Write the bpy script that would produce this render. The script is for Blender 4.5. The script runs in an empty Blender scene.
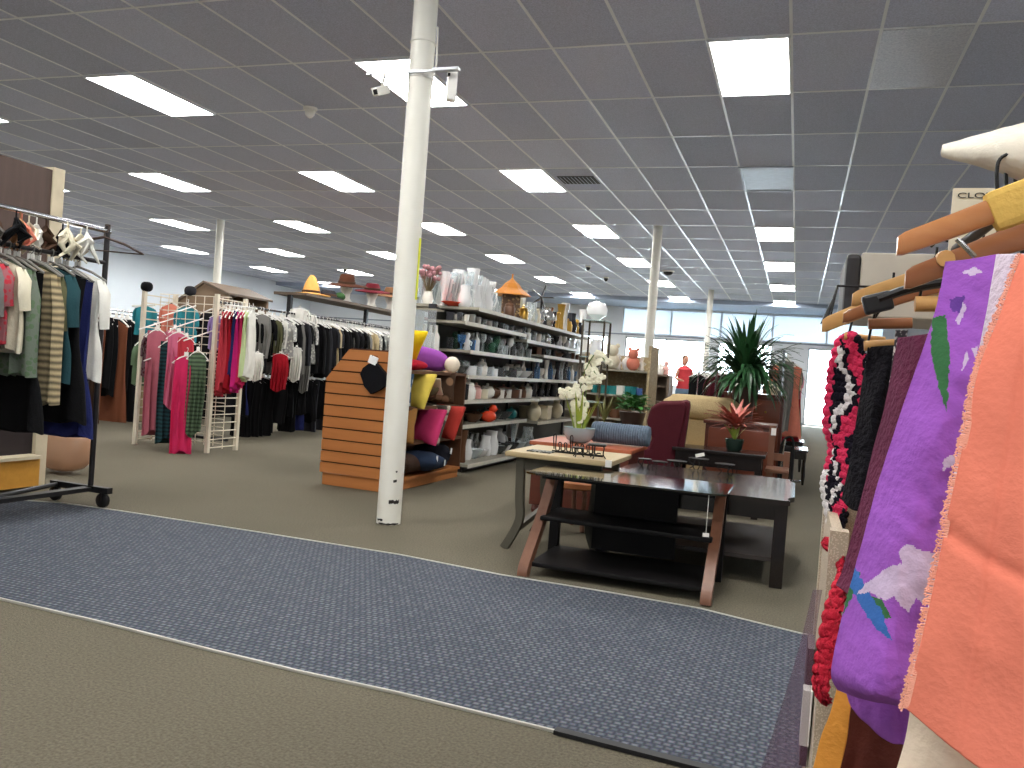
import bpy, bmesh, math, random
from mathutils import Vector, Matrix, noise
random.seed(11)
PI = math.pi
sc = bpy.context.scene
EXPO = 1.88
C = sc.collection
H = 1.0; F = 830.0; CEIL = 3.53

# ------------------------------------------------------------------ camera calibration
Yc = Vector((797-512, 393-384, F)).normalized()
Xc = -Vector((-1900-512, 191-384, F)); Xc = (Xc - Yc*Xc.dot(Yc)).normalized()
Zc = Xc.cross(Yc)
if Zc.y > 0: Zc = -Zc
def ray(px, py):
    d = Vector((px-512, py-384, F)); return Vector((Xc.dot(d), Yc.dot(d), Zc.dot(d)))
def PY(px, py, y):
    d = ray(px, py); return Vector((0, 0, H)) + d*(y/d.y)
def PZ(px, py, z):
    d = ray(px, py); return Vector((0, 0, H)) + d*((z-H)/d.z)
def PX(px, py, x):
    d = ray(px, py); return Vector((0, 0, H)) + d*(x/d.x)
cam = bpy.data.cameras.new('camera'); co = bpy.data.objects.new('camera', cam); C.objects.link(co)
cam.sensor_width = 36; cam.lens = 36*F/1024; cam.clip_start = .05; cam.clip_end = 200
M = Matrix(((Xc.x, -Xc.y, -Xc.z, 0), (Yc.x, -Yc.y, -Yc.z, 0), (Zc.x, -Zc.y, -Zc.z, H), (0, 0, 0, 1)))
co.matrix_world = M
sc.camera = co
sc.view_settings.view_transform = 'Standard'; sc.view_settings.look = 'None'
sc.view_settings.gamma = 1; sc.view_settings.exposure = 0.0
try: sc.view_settings.use_curve_mapping = False
except Exception: pass

# ------------------------------------------------------------------ materials
MC = {}
def s2l(c):
    return tuple(((x/255)/12.92 if x/255 <= .04045 else ((x/255+.055)/1.055)**2.4) for x in c)
def mat(name, rgb, rough=.7, metal=0, var=.18, scale=12, bump=.0, bscale=60, spec=.4, kind=None, rgb2=None, coat=0):
    if name in MC: return MC[name]
    m = bpy.data.materials.new(name); m.use_nodes = True; MC[name] = m
    nt = m.node_tree; n = nt.nodes; L = nt.links
    b = n['Principled BSDF']
    b.inputs['Roughness'].default_value = rough; b.inputs['Metallic'].default_value = metal
    b.inputs['Specular IOR Level'].default_value = spec
    if coat: b.inputs['Coat Weight'].default_value = coat; b.inputs['Coat Roughness'].default_value = .08
    c = s2l(rgb); tc = n.new('ShaderNodeTexCoord')
    mx = n.new('ShaderNodeMix'); mx.data_type = 'RGBA'
    c2 = s2l(rgb2) if rgb2 else tuple(x*(1-var) for x in c)
    c1 = c if rgb2 else tuple(min(1, x*(1+var)) for x in c)
    mx.inputs[6].default_value = (*c1, 1); mx.inputs[7].default_value = (*c2, 1)
    vec = tc.outputs['Object']
    if kind == 'wood':
        mp = n.new('ShaderNodeMapping'); mp.inputs['Scale'].default_value = (scale*.12, scale, scale)
        L.new(vec, mp.inputs[0]); t = n.new('ShaderNodeTexNoise'); t.inputs['Scale'].default_value = 3; t.inputs['Detail'].default_value = 5
        t.inputs['Distortion'].default_value = .6
        L.new(mp.outputs[0], t.inputs['Vector']); fac = t.outputs['Fac']
    elif kind == 'woodz':
        mp = n.new('ShaderNodeMapping'); mp.inputs['Scale'].default_value = (scale, scale, scale*.1)
        L.new(vec, mp.inputs[0]); t = n.new('ShaderNodeTexNoise'); t.inputs['Scale'].default_value = 3; t.inputs['Detail'].default_value = 5
        L.new(mp.outputs[0], t.inputs['Vector']); fac = t.outputs['Fac']
    elif kind == 'stripe':
        t = n.new('ShaderNodeTexWave'); t.inputs['Scale'].default_value = scale; t.bands_direction = 'Z'; t.inputs['Distortion'].default_value = 1.5
        L.new(vec, t.inputs['Vector']); fac = t.outputs['Fac']
    elif kind == 'vstripe':
        t = n.new('ShaderNodeTexWave'); t.inputs['Scale'].default_value = scale; t.bands_direction = 'X'; t.inputs['Distortion'].default_value = 1
        L.new(vec, t.inputs['Vector']); fac = t.outputs['Fac']
    elif kind == 'print':
        t = n.new('ShaderNodeTexVoronoi'); t.inputs['Scale'].default_value = scale
        L.new(vec, t.inputs['Vector'])
        r = n.new('ShaderNodeValToRGB'); r.color_ramp.elements[0].position = .35; r.color_ramp.elements[1].position = .45
        L.new(t.outputs['Distance'], r.inputs[0]); fac = r.outputs[0]
    else:
        t = n.new('ShaderNodeTexNoise'); t.inputs['Scale'].default_value = scale; t.inputs['Detail'].default_value = 4
        L.new(vec, t.inputs['Vector']); fac = t.outputs['Fac']
    L.new(fac, mx.inputs[0]); L.new(mx.outputs[2], b.inputs['Base Color'])
    if bump:
        bt = n.new('ShaderNodeTexNoise'); bt.inputs['Scale'].default_value = bscale; bt.inputs['Detail'].default_value = 3
        L.new(vec, bt.inputs['Vector'])
        bp = n.new('ShaderNodeBump'); bp.inputs['Strength'].default_value = bump; bp.inputs['Distance'].default_value = .01
        L.new(bt.outputs['Fac'], bp.inputs['Height']); L.new(bp.outputs[0], b.inputs['Normal'])
    return m
def fab(name, rgb, **k):
    k.setdefault('rough', .9); k.setdefault('spec', .15); k.setdefault('var', .15); k.setdefault('bump', .25); k.setdefault('bscale', 90)
    return mat(name, rgb, **k)
def glass(name, rgb, alpha=.35, rough=.05):
    if name in MC: return MC[name]
    m = bpy.data.materials.new(name); m.use_nodes = True; MC[name] = m
    nt = m.node_tree; n = nt.nodes; L = nt.links; n.clear()
    o = n.new('ShaderNodeOutputMaterial'); tr = n.new('ShaderNodeBsdfTransparent'); p = n.new('ShaderNodeBsdfPrincipled')
    p.inputs['Base Color'].default_value = (*s2l(rgb), 1); p.inputs['Roughness'].default_value = rough; p.inputs['Specular IOR Level'].default_value = .8
    tr.inputs[0].default_value = (*[min(1, x*.5+.55) for x in s2l(rgb)], 1)
    fr = n.new('ShaderNodeLayerWeight'); fr.inputs[0].default_value = .4
    ma = n.new('ShaderNodeMath'); ma.operation = 'MULTIPLY_ADD'; ma.inputs[1].default_value = 1-alpha; ma.inputs[2].default_value = alpha; ma.use_clamp = True
    mx = n.new('ShaderNodeMixShader'); L.new(fr.outputs['Facing'], ma.inputs[0]); L.new(ma.outputs[0], mx.inputs[0])
    L.new(tr.outputs[0], mx.inputs[1]); L.new(p.outputs[0], mx.inputs[2]); L.new(mx.outputs[0], o.inputs[0])
    return m
def emit(name, rgb, s):
    m = bpy.data.materials.new(name); m.use_nodes = True
    n = m.node_tree.nodes; b = n['Principled BSDF']
    b.inputs['Base Color'].default_value = (.8, .8, .8, 1); b.inputs['Emission Color'].default_value = (*rgb, 1); b.inputs['Emission Strength'].default_value = s
    return m

# ------------------------------------------------------------------ mesh builder
class MB:
    def __init__(s): s.bm = bmesh.new(); s.mods = []
    def box(s, c, d, rz=0, rx=0, ry=0, bev=0):
        t = bmesh.new(); bmesh.ops.create_cube(t, size=1)
        for v in t.verts: v.co = Vector((v.co.x*d[0], v.co.y*d[1], v.co.z*d[2]))
        if bev: bmesh.ops.bevel(t, geom=list(t.edges), offset=min(bev, min(d)*.45), segments=2, affect='EDGES', profile=.6)
        m = Matrix.Translation(c) @ Matrix.Rotation(rz, 4, 'Z') @ Matrix.Rotation(ry, 4, 'Y') @ Matrix.Rotation(rx, 4, 'X')
        t.transform(m); s._add(t); return s
    def b2(s, a, b, bev=0):
        return s.box([(a[i]+b[i])/2 for i in range(3)], [abs(a[i]-b[i]) for i in range(3)], bev=bev)
    def _add(s, t, mi=0):
        me = bpy.data.meshes.new('t'); t.to_mesh(me); t.free(); s.bm.from_mesh(me); bpy.data.meshes.remove(me)
    def tube(s, pts, r, n=6, cap=True, flat=1.0):
        pts = [Vector(p) for p in pts]; rs = r if isinstance(r, (list, tuple)) else [r]*len(pts)
        rings = []; up = None
        for i, p in enumerate(pts):
            d = (pts[min(i+1, len(pts)-1)]-pts[max(i-1, 0)])
            if d.length < 1e-7: d = Vector((0, 0, 1))
            d.normalize()
            if up is None:
                up = Vector((0, 0, 1)) if abs(d.z) < .9 else Vector((1, 0, 0))
            a = d.cross(up)
            if a.length < 1e-4: a = d.orthogonal()
            a.normalize(); b = a.cross(d).normalized(); up = b
            rings.append([s.bm.verts.new(p + a*math.cos(2*PI*k/n)*rs[i] + b*math.sin(2*PI*k/n)*rs[i]*flat) for k in range(n)])
        for i in range(len(rings)-1):
            for k in range(n): s.bm.faces.new((rings[i][k], rings[i][(k+1) % n], rings[i+1][(k+1) % n], rings[i+1][k]))
        if cap:
            s.bm.faces.new(rings[0][::-1]); s.bm.faces.new(rings[-1])
        return s
    def rod(s, a, b, r, n=8): return s.tube([a, b], r, n)
    def bar(s, a, b, w, t):
        a = Vector(a); b = Vector(b); d = b-a
        q = d.to_track_quat('Z', 'Y').to_matrix().to_4x4()
        tm = bmesh.new(); bmesh.ops.create_cube(tm, size=1)
        for v in tm.verts: v.co = Vector((v.co.x*w, v.co.y*t, v.co.z*d.length))
        tm.transform(Matrix.Translation((a+b)/2) @ q); s._add(tm); return s
    def lathe(s, prof, c=(0, 0, 0), n=16, axis='Z', sx=1, sy=1):
        rings = []
        for (r, z) in prof:
            rr = max(r, 1e-4)
            ring = []
            for k in range(n):
                a = 2*PI*k/n; v = Vector((math.cos(a)*rr*sx, math.sin(a)*rr*sy, z))
                if axis == 'X': v = Vector((v.z, v.x, v.y))
                if axis == 'Y': v = Vector((v.x, v.z, v.y))
                ring.append(s.bm.verts.new(v+Vector(c)))
            rings.append(ring)
        for i in range(len(rings)-1):
            for k in range(n): s.bm.faces.new((rings[i][k], rings[i][(k+1) % n], rings[i+1][(k+1) % n], rings[i+1][k]))
        s.bm.faces.new(rings[0][::-1]); s.bm.faces.new(rings[-1]); return s
    def ball(s, c, r, sx=1, sy=1, sz=1, n=12, rz=0, ry=0, p=1.0):
        t = bmesh.new(); bmesh.ops.create_uvsphere(t, u_segments=n, v_segments=max(6, n*2//3), radius=1)
        for v in t.verts:
            co = v.co
            if p != 1.0: co = Vector([math.copysign(abs(x)**p, x) for x in co])
            v.co = Vector((co.x*r*sx, co.y*r*sy, co.z*r*sz))
        t.transform(Matrix.Translation(c) @ Matrix.Rotation(rz, 4, 'Z') @ Matrix.Rotation(ry, 4, 'Y')); s._add(t); return s
    def prism(s, poly, h, mtx):   # poly in local xy, extruded z 0..h
        v0 = [s.bm.verts.new(mtx @ Vector((x, y, 0))) for x, y in poly]; v1 = [s.bm.verts.new(mtx @ Vector((x, y, h))) for x, y in poly]
        s.bm.faces.new(v0[::-1]); s.bm.faces.new(v1)
        for i in range(len(poly)): s.bm.faces.new((v0[i], v0[(i+1) % len(poly)], v1[(i+1) % len(poly)], v1[i]))
        return s
    def grid(s, fn, nu, nv, mi=None):
        g = [[s.bm.verts.new(fn(i/nu, j/nv)) for i in range(nu+1)] for j in range(nv+1)]
        for j in range(nv):
            for i in range(nu):
                f = s.bm.faces.new((g[j][i], g[j][i+1], g[j+1][i+1], g[j+1][i])); f.smooth = True
                if mi: f.material_index = mi((i+.5)/nu, (j+.5)/nv)
        return s
    def leaf(s, base, d, L, w, droop, side=None, n=5, fold=.15):
        d = Vector(d).normalized(); p = Vector(base); side = d.cross(Vector((0, 0, 1)))
        if side.length < .1: side = Vector((math.cos(L*99), math.sin(L*99), 0))
        side.normalize(); prev = None
        for i in range(n+1):
            t = i/n; ww = w*math.sin(PI*min(1, .12+.88*t))**.7*(1-t*.3) if i < n else w*.03
            a = s.bm.verts.new(p+side*ww); b = s.bm.verts.new(p-Vector((0, 0, w*fold))); c = s.bm.verts.new(p-side*ww)
            if prev:
                for q in ((prev[0], prev[1], b, a), (prev[1], prev[2], c, b)): s.bm.faces.new(q)
            prev = (a, b, c)
            d = (d+Vector((0, 0, -droop*(.4+t)))).normalized(); p = p+d*(L/n)
        return s
    def mesh(s, name, m=None, smooth=False, ang=40):
        bmesh.ops.recalc_face_normals(s.bm, faces=s.bm.faces)
        me = bpy.data.meshes.new(name); s.bm.to_mesh(me); s.bm.free()
        if smooth:
            for p in me.polygons: p.use_smooth = True
            try: me.set_sharp_from_angle(angle=math.radians(ang))
            except Exception: pass
        for x in (m if isinstance(m, (list, tuple)) else [m]): me.materials.append(x)
        return me
    def build(s, name, m, parent=None, smooth=False, loc=None, ang=40):
        o = bpy.data.objects.new(name, s.mesh(name, m, smooth, ang)); C.objects.link(o)
        if parent: o.parent = parent
        if loc is not None: o.location = loc
        return o
def tag(o, label, cat, group=None, kind=None):
    o['label'] = label; o['category'] = cat
    if group: o['group'] = group
    if kind: o['kind'] = kind
    return o
def thing(name, label, cat, loc=(0, 0, 0), rz=0, group=None):
    o = bpy.data.objects.new(name, None); C.objects.link(o); o.location = loc; o.rotation_euler = (0, 0, rz); o.empty_display_size = .05
    return tag(o, label, cat, group)
def struct(name, mb, m, parent=None, smooth=False):
    o = mb.build(name, m, parent, smooth)
    if not parent: o['kind'] = 'structure'
    return o
def inst(name, me, m=None, parent=None, loc=(0, 0, 0), rz=0, sc_=None):
    o = bpy.data.objects.new(name, me); C.objects.link(o); o.location = loc; o.rotation_euler = (0, 0, rz)
    if sc_: o.scale = sc_ if isinstance(sc_, tuple) else (sc_,)*3
    if parent: o.parent = parent
    if m:
        o.material_slots[0].link = 'OBJECT'; o.material_slots[0].material = m
    return o
ORD = ['first', 'second', 'third', 'fourth', 'fifth', 'sixth', 'seventh', 'eighth', 'ninth', 'tenth', 'eleventh', 'twelfth', 'thirteenth', 'fourteenth', 'fifteenth', 'sixteenth', 'seventeenth', 'eighteenth', 'nineteenth', 'twentieth']
def finish_labels(items, where, maxn=20):
    """items: things of one row sorted from near to far; equal labels get their place in the row"""
    d = {}
    for o in items: d.setdefault(o['label'], []).append(o)
    for l, os_ in d.items():
        if len(os_) == 1: continue
        for i, o in enumerate(os_):
            if i < maxn: o['label'] = l+', '+ORD[i]+' '+where

# ------------------------------------------------------------------ room shell
XL, XR, YB, YF, SOF = -17.5, 5.5, 27.0, -3.5, 24.77
m_ceil = bpy.data.materials.new('ceiling_tile'); m_ceil.use_nodes = True
nt = m_ceil.node_tree; n = nt.nodes; L = nt.links; b = n['Principled BSDF']; b.inputs['Roughness'].default_value = .75; b.inputs['Specular IOR Level'].default_value = .35
tc = n.new('ShaderNodeTexCoord'); mp = n.new('ShaderNodeMapping'); mp.inputs['Location'].default_value = (.23/.588, -6.17/1.2, 0); mp.inputs['Scale'].default_value = (1/.588, 1/1.2, 1)
L.new(tc.outputs['Object'], mp.inputs[0]); fl = n.new('ShaderNodeVectorMath'); fl.operation = 'FLOOR'; L.new(mp.outputs[0], fl.inputs[0])
wn = n.new('ShaderNodeTexWhiteNoise'); wn.noise_dimensions = '2D'; L.new(fl.outputs[0], wn.inputs['Vector'])
ns = n.new('ShaderNodeTexNoise'); ns.inputs['Scale'].default_value = 90; ns.inputs['Detail'].default_value = 5; L.new(tc.outputs['Object'], ns.inputs['Vector'])
ad = n.new('ShaderNodeMath'); ad.operation = 'MULTIPLY_ADD'; ad.inputs[1].default_value = .28; L.new(wn.outputs['Value'], ad.inputs[0]); L.new(ns.outputs['Fac'], ad.inputs[2])
cr = n.new('ShaderNodeValToRGB'); cr.color_ramp.elements[0].position = .3; cr.color_ramp.elements[1].position = .95
cr.color_ramp.elements[0].color = (*s2l((172, 176, 194)), 1); cr.color_ramp.elements[1].color = (*s2l((224, 228, 248)), 1)
L.new(ad.outputs[0], cr.inputs[0]); L.new(cr.outputs[0], b.inputs['Base Color'])
bp = n.new('ShaderNodeBump'); bp.inputs['Strength'].default_value = .3; bp.inputs['Distance'].default_value = .004; L.new(ns.outputs['Fac'], bp.inputs['Height']); L.new(bp.outputs[0], b.inputs['Normal'])

m_carpet = mat('brown_carpet', (130, 123, 106), rough=.95, spec=.1, rgb2=(62, 58, 50), scale=110, bump=.7, bscale=180)
# large soft wear over the carpet fibres
nt = m_carpet.node_tree; n = nt.nodes; L = nt.links; b = n['Principled BSDF']
src = b.inputs['Base Color'].links[0].from_socket; w = n.new('ShaderNodeTexNoise'); w.inputs['Scale'].default_value = .9; w.inputs['Detail'].default_value = 5
tc = n.new('ShaderNodeTexCoord'); L.new(tc.outputs['Object'], w.inputs['Vector'])
hs = n.new('ShaderNodeHueSaturation'); mr = n.new('ShaderNodeMapRange'); mr.inputs[3].default_value = .82; mr.inputs[4].default_value = 1.16
L.new(w.outputs['Fac'], mr.inputs[0]); L.new(mr.outputs[0], hs.inputs['Value']); L.new(src, hs.inputs['Color']); L.new(hs.outputs[0], b.inputs['Base Color'])
m_wall = mat('pale_blue_white_wall_paint', (236, 244, 252), rough=.6, var=.04, scale=2)
m_wall2 = mat('white_wall_panel', (240, 243, 246), rough=.5, var=.04, scale=2)
m_soff = mat('soffit_paint', (172, 184, 205), rough=.6, var=.05, scale=2)
m_white = mat('white_metal_paint', (236, 234, 228), rough=.35, var=.04, scale=6)
m_trimw = mat('ceiling_bar_paint', (240, 242, 246), rough=.3, var=.02, scale=4, spec=.7)

struct('floor', MB().b2((XL, YF, -.1), (XR, YB+9, 0)), m_carpet)
struct('ceiling', MB().b2((XL, YF, CEIL), (XR, SOF, CEIL+.15)), m_ceil)
sf = MB().b2((XL, SOF, CEIL-.12), (XR, YB, CEIL+.15)); struct('ceiling_soffit', sf, m_soff)
struct('wall_left', MB().b2((XL-.15, YF, 0), (XL, YB+.2, CEIL+.1)), m_wall)
struct('wall_right', MB().b2((XR, YF, 0), (XR+.15, YB+.2, CEIL+.1)), m_wall)
struct('wall_front', MB().b2((XL, YF-.15, 0), (XR, YF, CEIL+.1)), m_wall)
# back wall with openings
def bx_(px): return PY(px, 380, YB).x
ops_ = [(bx_(565), bx_(605), .9, 2.44), (bx_(622), bx_(706), .9, 2.44), (bx_(715), bx_(770), .9, 2.44), (bx_(806), bx_(838), 0.02, 2.40)]
CX0, CX1, CZ0, CZ1 = bx_(618), bx_(880), 2.54, 3.38
wb = MB(); x = XL
for a, c, z0, z1 in ops_:
    wb.b2((x, YB, 0), (a, YB+.2, CZ0)); wb.b2((a, YB, z1), (c, YB+.2, CZ0))
    if z0 > .1: wb.b2((a, YB, 0), (c, YB+.2, z0))
    x = c
wb.b2((x, YB, 0), (XR, YB+.2, CZ0)); wb.b2((XL, YB, CZ0), (CX0, YB+.2, CZ1)).b2((CX1, YB, CZ0), (XR, YB+.2, CZ1)).b2((XL, YB, CZ1), (XR, YB+.2, CEIL)); struct('wall_back', wb, m_wall2)
m_frame = mat('aluminium_frame', (196, 200, 205), rough=.35, metal=.4)
m_pane = glass('window_glass', (225, 238, 245), alpha=.03)
for i, (a, c, z0, z1) in enumerate(ops_):
    fr = MB(); t = .05
    for q in ((a, z0, c, z0+t), (a, z1-t, c, z1), (a, z0, a+t, z1), (c-t, z0, c, z1)): fr.b2((q[0], YB+.05, q[1]), (q[2], YB+.12, q[3]))
    if i < 3: fr.b2(((a+c)/2-.025, YB+.05, z0), ((a+c)/2+.025, YB+.12, z1))
    nm = 'window_%d' % (i+1) if i < 3 else 'door_1'
    o = struct(nm, fr, m_frame)
    MB().b2((a+t, YB+.08, z0+t), (c-t, YB+.09, z1-t)).build('pane', m_pane, o)
    if i == 3: MB().rod((a+.12, YB+.02, .9), (a+.12, YB+.02, 1.3), .014).build('door_handle', m_frame, o)
m_fr = bpy.data.materials.new('glare_panel'); m_fr.use_nodes = True; nt = m_fr.node_tree; n = nt.nodes; b = n['Principled BSDF']; b.inputs['Base Color'].default_value = (.7, .74, .78, 1); b.inputs['Roughness'].default_value = .5
tl = n.new('ShaderNodeBsdfTranslucent'); tl.inputs[0].default_value = (.62, .68, .72, 1); mx = n.new('ShaderNodeMixShader'); mx.inputs[0].default_value = .28; nt.links.new(b.outputs[0], mx.inputs[1]); nt.links.new(tl.outputs[0], mx.inputs[2]); nt.links.new(mx.outputs[0], n['Material Output'].inputs[0])
npan = 5
for i in range(npan):  # upper wall band built as translucent windows, added to give the wall its glare
    a_ = CX0+(CX1-CX0)*i/npan; c_ = CX0+(CX1-CX0)*(i+1)/npan
    o = struct('window_%d' % (i+5), MB().b2((a_, YB+.04, CZ0), (a_+.025, YB+.1, CZ1)).b2((c_-.025, YB+.04, CZ0), (c_, YB+.1, CZ1)).b2((a_, YB+.04, CZ0), (c_, YB+.1, CZ0+.03)).b2((a_, YB+.04, CZ1-.03), (c_, YB+.1, CZ1)), m_frame)
    MB().b2((a_+.025, YB+.06, CZ0+.03), (c_-.025, YB+.064, CZ1-.03)).build('glare_panel', m_fr, o)
# panel seams on back wall and baseboards
m_seam = mat('grey_seam', (150, 158, 168), rough=.6)
sm = MB()
for px in (560, 480): xx = bx_(px); sm.b2((xx-.012, YB-.012, 2.52), (xx+.012, YB, CEIL-.12))
sm.b2((XL, YB-.012, 2.49), (XR, YB, 2.53)); struct('trim_2', sm, m_seam)
struct('baseboard_back', MB().b2((XL, YB-.015, 0), (ops_[3][0], YB, .1)), m_seam)
struct('baseboard_left', MB().b2((XL, YF, 0), (XL+.015, YB-.02, .1)), m_seam)
# suspended grid
tb = MB(); TX0, TY0 = -.23, 6.17
k = math.floor((XL-TX0)/.588)+1
while TX0+k*.588 < XR: x = TX0+k*.588; tb.b2((x-.011, YF, CEIL-.004), (x+.011, SOF, CEIL+.001)); k += 1
k = math.floor((YF-TY0)/1.2)+1
while TY0+k*1.2 < SOF: y = TY0+k*1.2; tb.b2((XL, y-.011, CEIL-.0055), (XR, y+.011, CEIL-.001)); k += 1
struct('trim_1', tb, m_trimw)
# odd speckled tile
m_speck = mat('speckled_tile', (250, 250, 255), rough=.35, rgb2=(150, 150, 172), scale=70, bump=.5, bscale=60, spec=.7)
struct('trim_3', MB().b2((.37, TY0+.02, CEIL-.006), (.93, TY0+1.18, CEIL)), m_speck)
# ceiling lights
m_diff = emit('lit_diffuser', (1, .985, .95), 9.5)
fr = MB(); w_, l_ = .588, 1.2
for q in ((-w_/2, -l_/2, w_/2, -l_/2+.02), (-w_/2, l_/2-.02, w_/2, l_/2), (-w_/2, -l_/2, -w_/2+.02, l_/2), (w_/2-.02, -l_/2, w_/2, l_/2)): fr.b2((q[0], q[1], -.018), (q[2], q[3], 0))
frm = fr.mesh('light_frame', m_trimw); dfm = MB().b2((-w_/2+.02, -l_/2+.02, -.012), (w_/2-.02, l_/2-.02, -.002)).mesh('diffuser', m_diff)
lights = []; skip = {(0, 9.77), }
colname = {0: 'right column over the aisle', 1: 'second column from right', 2: 'third column from right', 3: 'fourth column from right', 4: 'fifth column from right', 5: 'leftmost column', -1: 'column at far right'}
for ci in range(-1, 6):
    x = TX0-.294-ci*2.94
    for ri in range(-2, 6):
        y = TY0+.6+ri*3.6
        if ci == 0 and ri == 1: continue
        if ci == -1 and ri not in (-2, -1, 2): continue
        if ri < 0 and ci not in (-1, 0, 1, 2): continue  # rows over and behind the camera are unseen, added to light the near cloths
        t = thing('ceiling_light', 'bright ceiling light panel, %s, %s' % (('added unseen row behind the camera', 'added unseen row over the camera')[ri+2] if ri < 0 else ORD[ri]+' row ahead', colname[ci]), 'ceiling light', (x, y, CEIL-.003), 0, 'fluorescent ceiling panels')
        inst('light_frame', frm, parent=t); inst('diffuser', dfm, parent=t)
# vents
t = thing('ceiling_vent', 'pale square louvred air vent above the aisle between two lights', 'vent', (TX0-.3, TY0+4.2, CEIL-.003))
m_vent = mat('vent_grey', (190, 198, 215), rough=.4); v = MB()
v.b2((-.3, -.6, -.014), (.3, -.57, 0)).b2((-.3, .57, -.014), (.3, .6, 0)).b2((-.3, -.6, -.014), (-.27, .6, 0)).b2((.27, -.6, -.014), (.3, .6, 0)); v.build('vent_frame', m_vent, t)
v = MB(); v.b2((-.27, -.57, -.006), (.27, .57, -.001)).build('face_plate', m_vent, t)
t = thing('ceiling_vent', 'dark slatted air vent beside the ceiling light left of centre', 'vent', (-2.86, TY0+4.2, CEIL-.003))
m_black = mat('black_paint', (22, 22, 24), rough=.5); m_dark = mat('dark_grey_metal', (60, 60, 64), rough=.4, metal=.5)
MB().b2((-.24, -.2, -.004), (.24, .2, 0)).build('vent_backing', m_black, t)
v = MB()
for i in range(9): v.box((-.2+i*.05, 0, -.012), (.02, .38, .004), ry=.6)
v.build('louvre', m_vent, t)
# poles
m_pole = mat('cream_pole_paint', (232, 230, 220), rough=.4, rgb2=(220, 217, 205), scale=5)
m_scuff = mat('scuffed_black_chip', (40, 36, 34), rough=.8)
def pole(x, y, label, r=.075, z0=0):
    t = thing('support_pole', label, 'pole', (x, y, z0), 0, 'round ceiling support poles')
    MB().lathe([(r, 0.001), (r, CEIL-z0-.001)], n=28).build('shaft', m_pole, t, smooth=True)
    MB().lathe([(r+.004, 2.98), (r+.006, 2.985), (r+.004, 2.99)], n=28).build('joint_ring', m_pole, t)
    return t
p1 = pole(-2.345, 4.66, 'thick cream pole in the foreground with yellow strip and chipped base')
sc_m = MB(); rr = random.Random(3)
ca = math.atan2(-4.66, 2.345)
def patch(mb, r, a0, da, z, dz, rag):
    nn = 10; vs = []
    top = [(a0+da*i/nn, z+dz*(.5+.5*rr.random()*rag)) for i in range(nn+1)]; bot = [(a0+da*i/nn, z-dz*(.5*rr.random()*rag)) for i in range(nn+1)]
    tv = [mb.bm.verts.new((math.cos(a)*r, math.sin(a)*r, h)) for a, h in top]; bv = [mb.bm.verts.new((math.cos(a)*r, math.sin(a)*r, h)) for a, h in bot]
    for i in range(nn): mb.bm.faces.new((bv[i], bv[i+1], tv[i+1], tv[i]))
patch(sc_m, .0765, ca-.1, .9, .14, .022, 1); patch(sc_m, .0765, ca-1.1, .6, .025, .012, 1); patch(sc_m, .0765, ca+.15, .3, .27, .014, 1); patch(sc_m, .0765, ca+.3, .15, .33, .01, 1); patch(sc_m, .0765, ca-.9, 1.8, .004, .012, .6)
sc_m.build('paint_chip', m_scuff, p1)
ys = MB()
a0 = ca+.95
for s_ in range(1):
    vs = [[ys.bm.verts.new((math.cos(a0+i*.09)*.0775, math.sin(a0+i*.09)*.0775, z)) for i in range(6)] for z in (1.40, 1.78)]
    for i in range(5): ys.bm.faces.new((vs[0][i], vs[0][i+1], vs[1][i+1], vs[1][i]))
ys.build('reflective_strip', mat('yellow_strip', (225, 228, 30), rough=.5), p1)
pole(-2.33, 13.5, 'cream pole behind the green potted plant, mid room')
pole(-2.33, 22.3, 'distant cream pole left of the large spider plant')
pole(-10.9, 13.5, 'white pole at far left above the clothes racks')
# security cameras on bracket
def sec_cam(px, py, Y, lab, lr):
    p = PY(px, py, Y)
    t = thing('security_camera', lab, 'camera', p)
    MB().box((0, 0, 0), (.05, .12, .05), rz=.3*lr, rx=.45, bev=.012).build('housing', m_white, t)
    MB().box((0, 0.01, .032), (.062, .15, .008), rz=.3*lr, rx=.45).build('sun_shield', m_white, t)
    MB().box((0.004*lr, -.062, .028-.055), (.03, .006, .03), rz=.3*lr, rx=.45).build('lens', m_black, t)
    MB().rod((0, 0, 0), (-.02*lr, .0, .115), .009).build('bracket_stem', m_white, t)
    return t
sec_cam(381, 91, 4.66, 'small white security camera hanging left of the foreground pole', -1)
t = thing('security_camera', 'box shaped white security camera hanging right of the foreground pole', 'camera', PY(452, 85, 4.66))
MB().box((0, 0, 0), (.06, .06, .2), rz=.5, bev=.01).build('housing', m_white, t); MB().box((-.01, -.036, .05), (.018, .02, .018), rz=.5).build('lens', m_black, t)
bk = thing('camera_bracket', 'grey metal arms clamped across the foreground pole below the light', 'bracket', (-2.345, 4.66, PY(452, 75, 4.66).z))
MB().b2((-.33, -.075, -.006), (.27, -.09, .006)).build('arm', m_frame, bk); MB().b2((.12, -.10, -.004), (.29, -.06, .012)).build('mount_plate', m_frame, bk)
MB().lathe([(.08, -.02), (.08, .02)], n=24).build('clamp', m_white, bk)
MB().tube([(.09, 0, .0), (.1, 0, .08), (.09, 0, .3)], .006).build('cable', m_white, bk)
def ceil_dev(px, py, lab, m, nm='ceiling_sensor', drop=.0, r=.06):
    p = PZ(px, py, CEIL-drop); t = thing(nm, lab, 'sensor', (p.x, p.y, CEIL-.006))
    MB().lathe([(r*1.2, 0), (r*1.2, -.02), (r, -.03)], n=16).build('base', m_white, t)
    MB().lathe([(r*.9, -.03), (r*.8, -.07), (r*.4, -.1), (.001, -.11)], n=16).build('dome', m, t, smooth=True)
ceil_dev(310, 112, 'white ceiling sensor on the dark tiles left of the foreground pole', m_white, drop=.05)
ceil_dev(668, 275, 'dark dome camera on the ceiling just right of the middle pole', m_black, 'dome_camera', drop=.1, r=.12)
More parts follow.
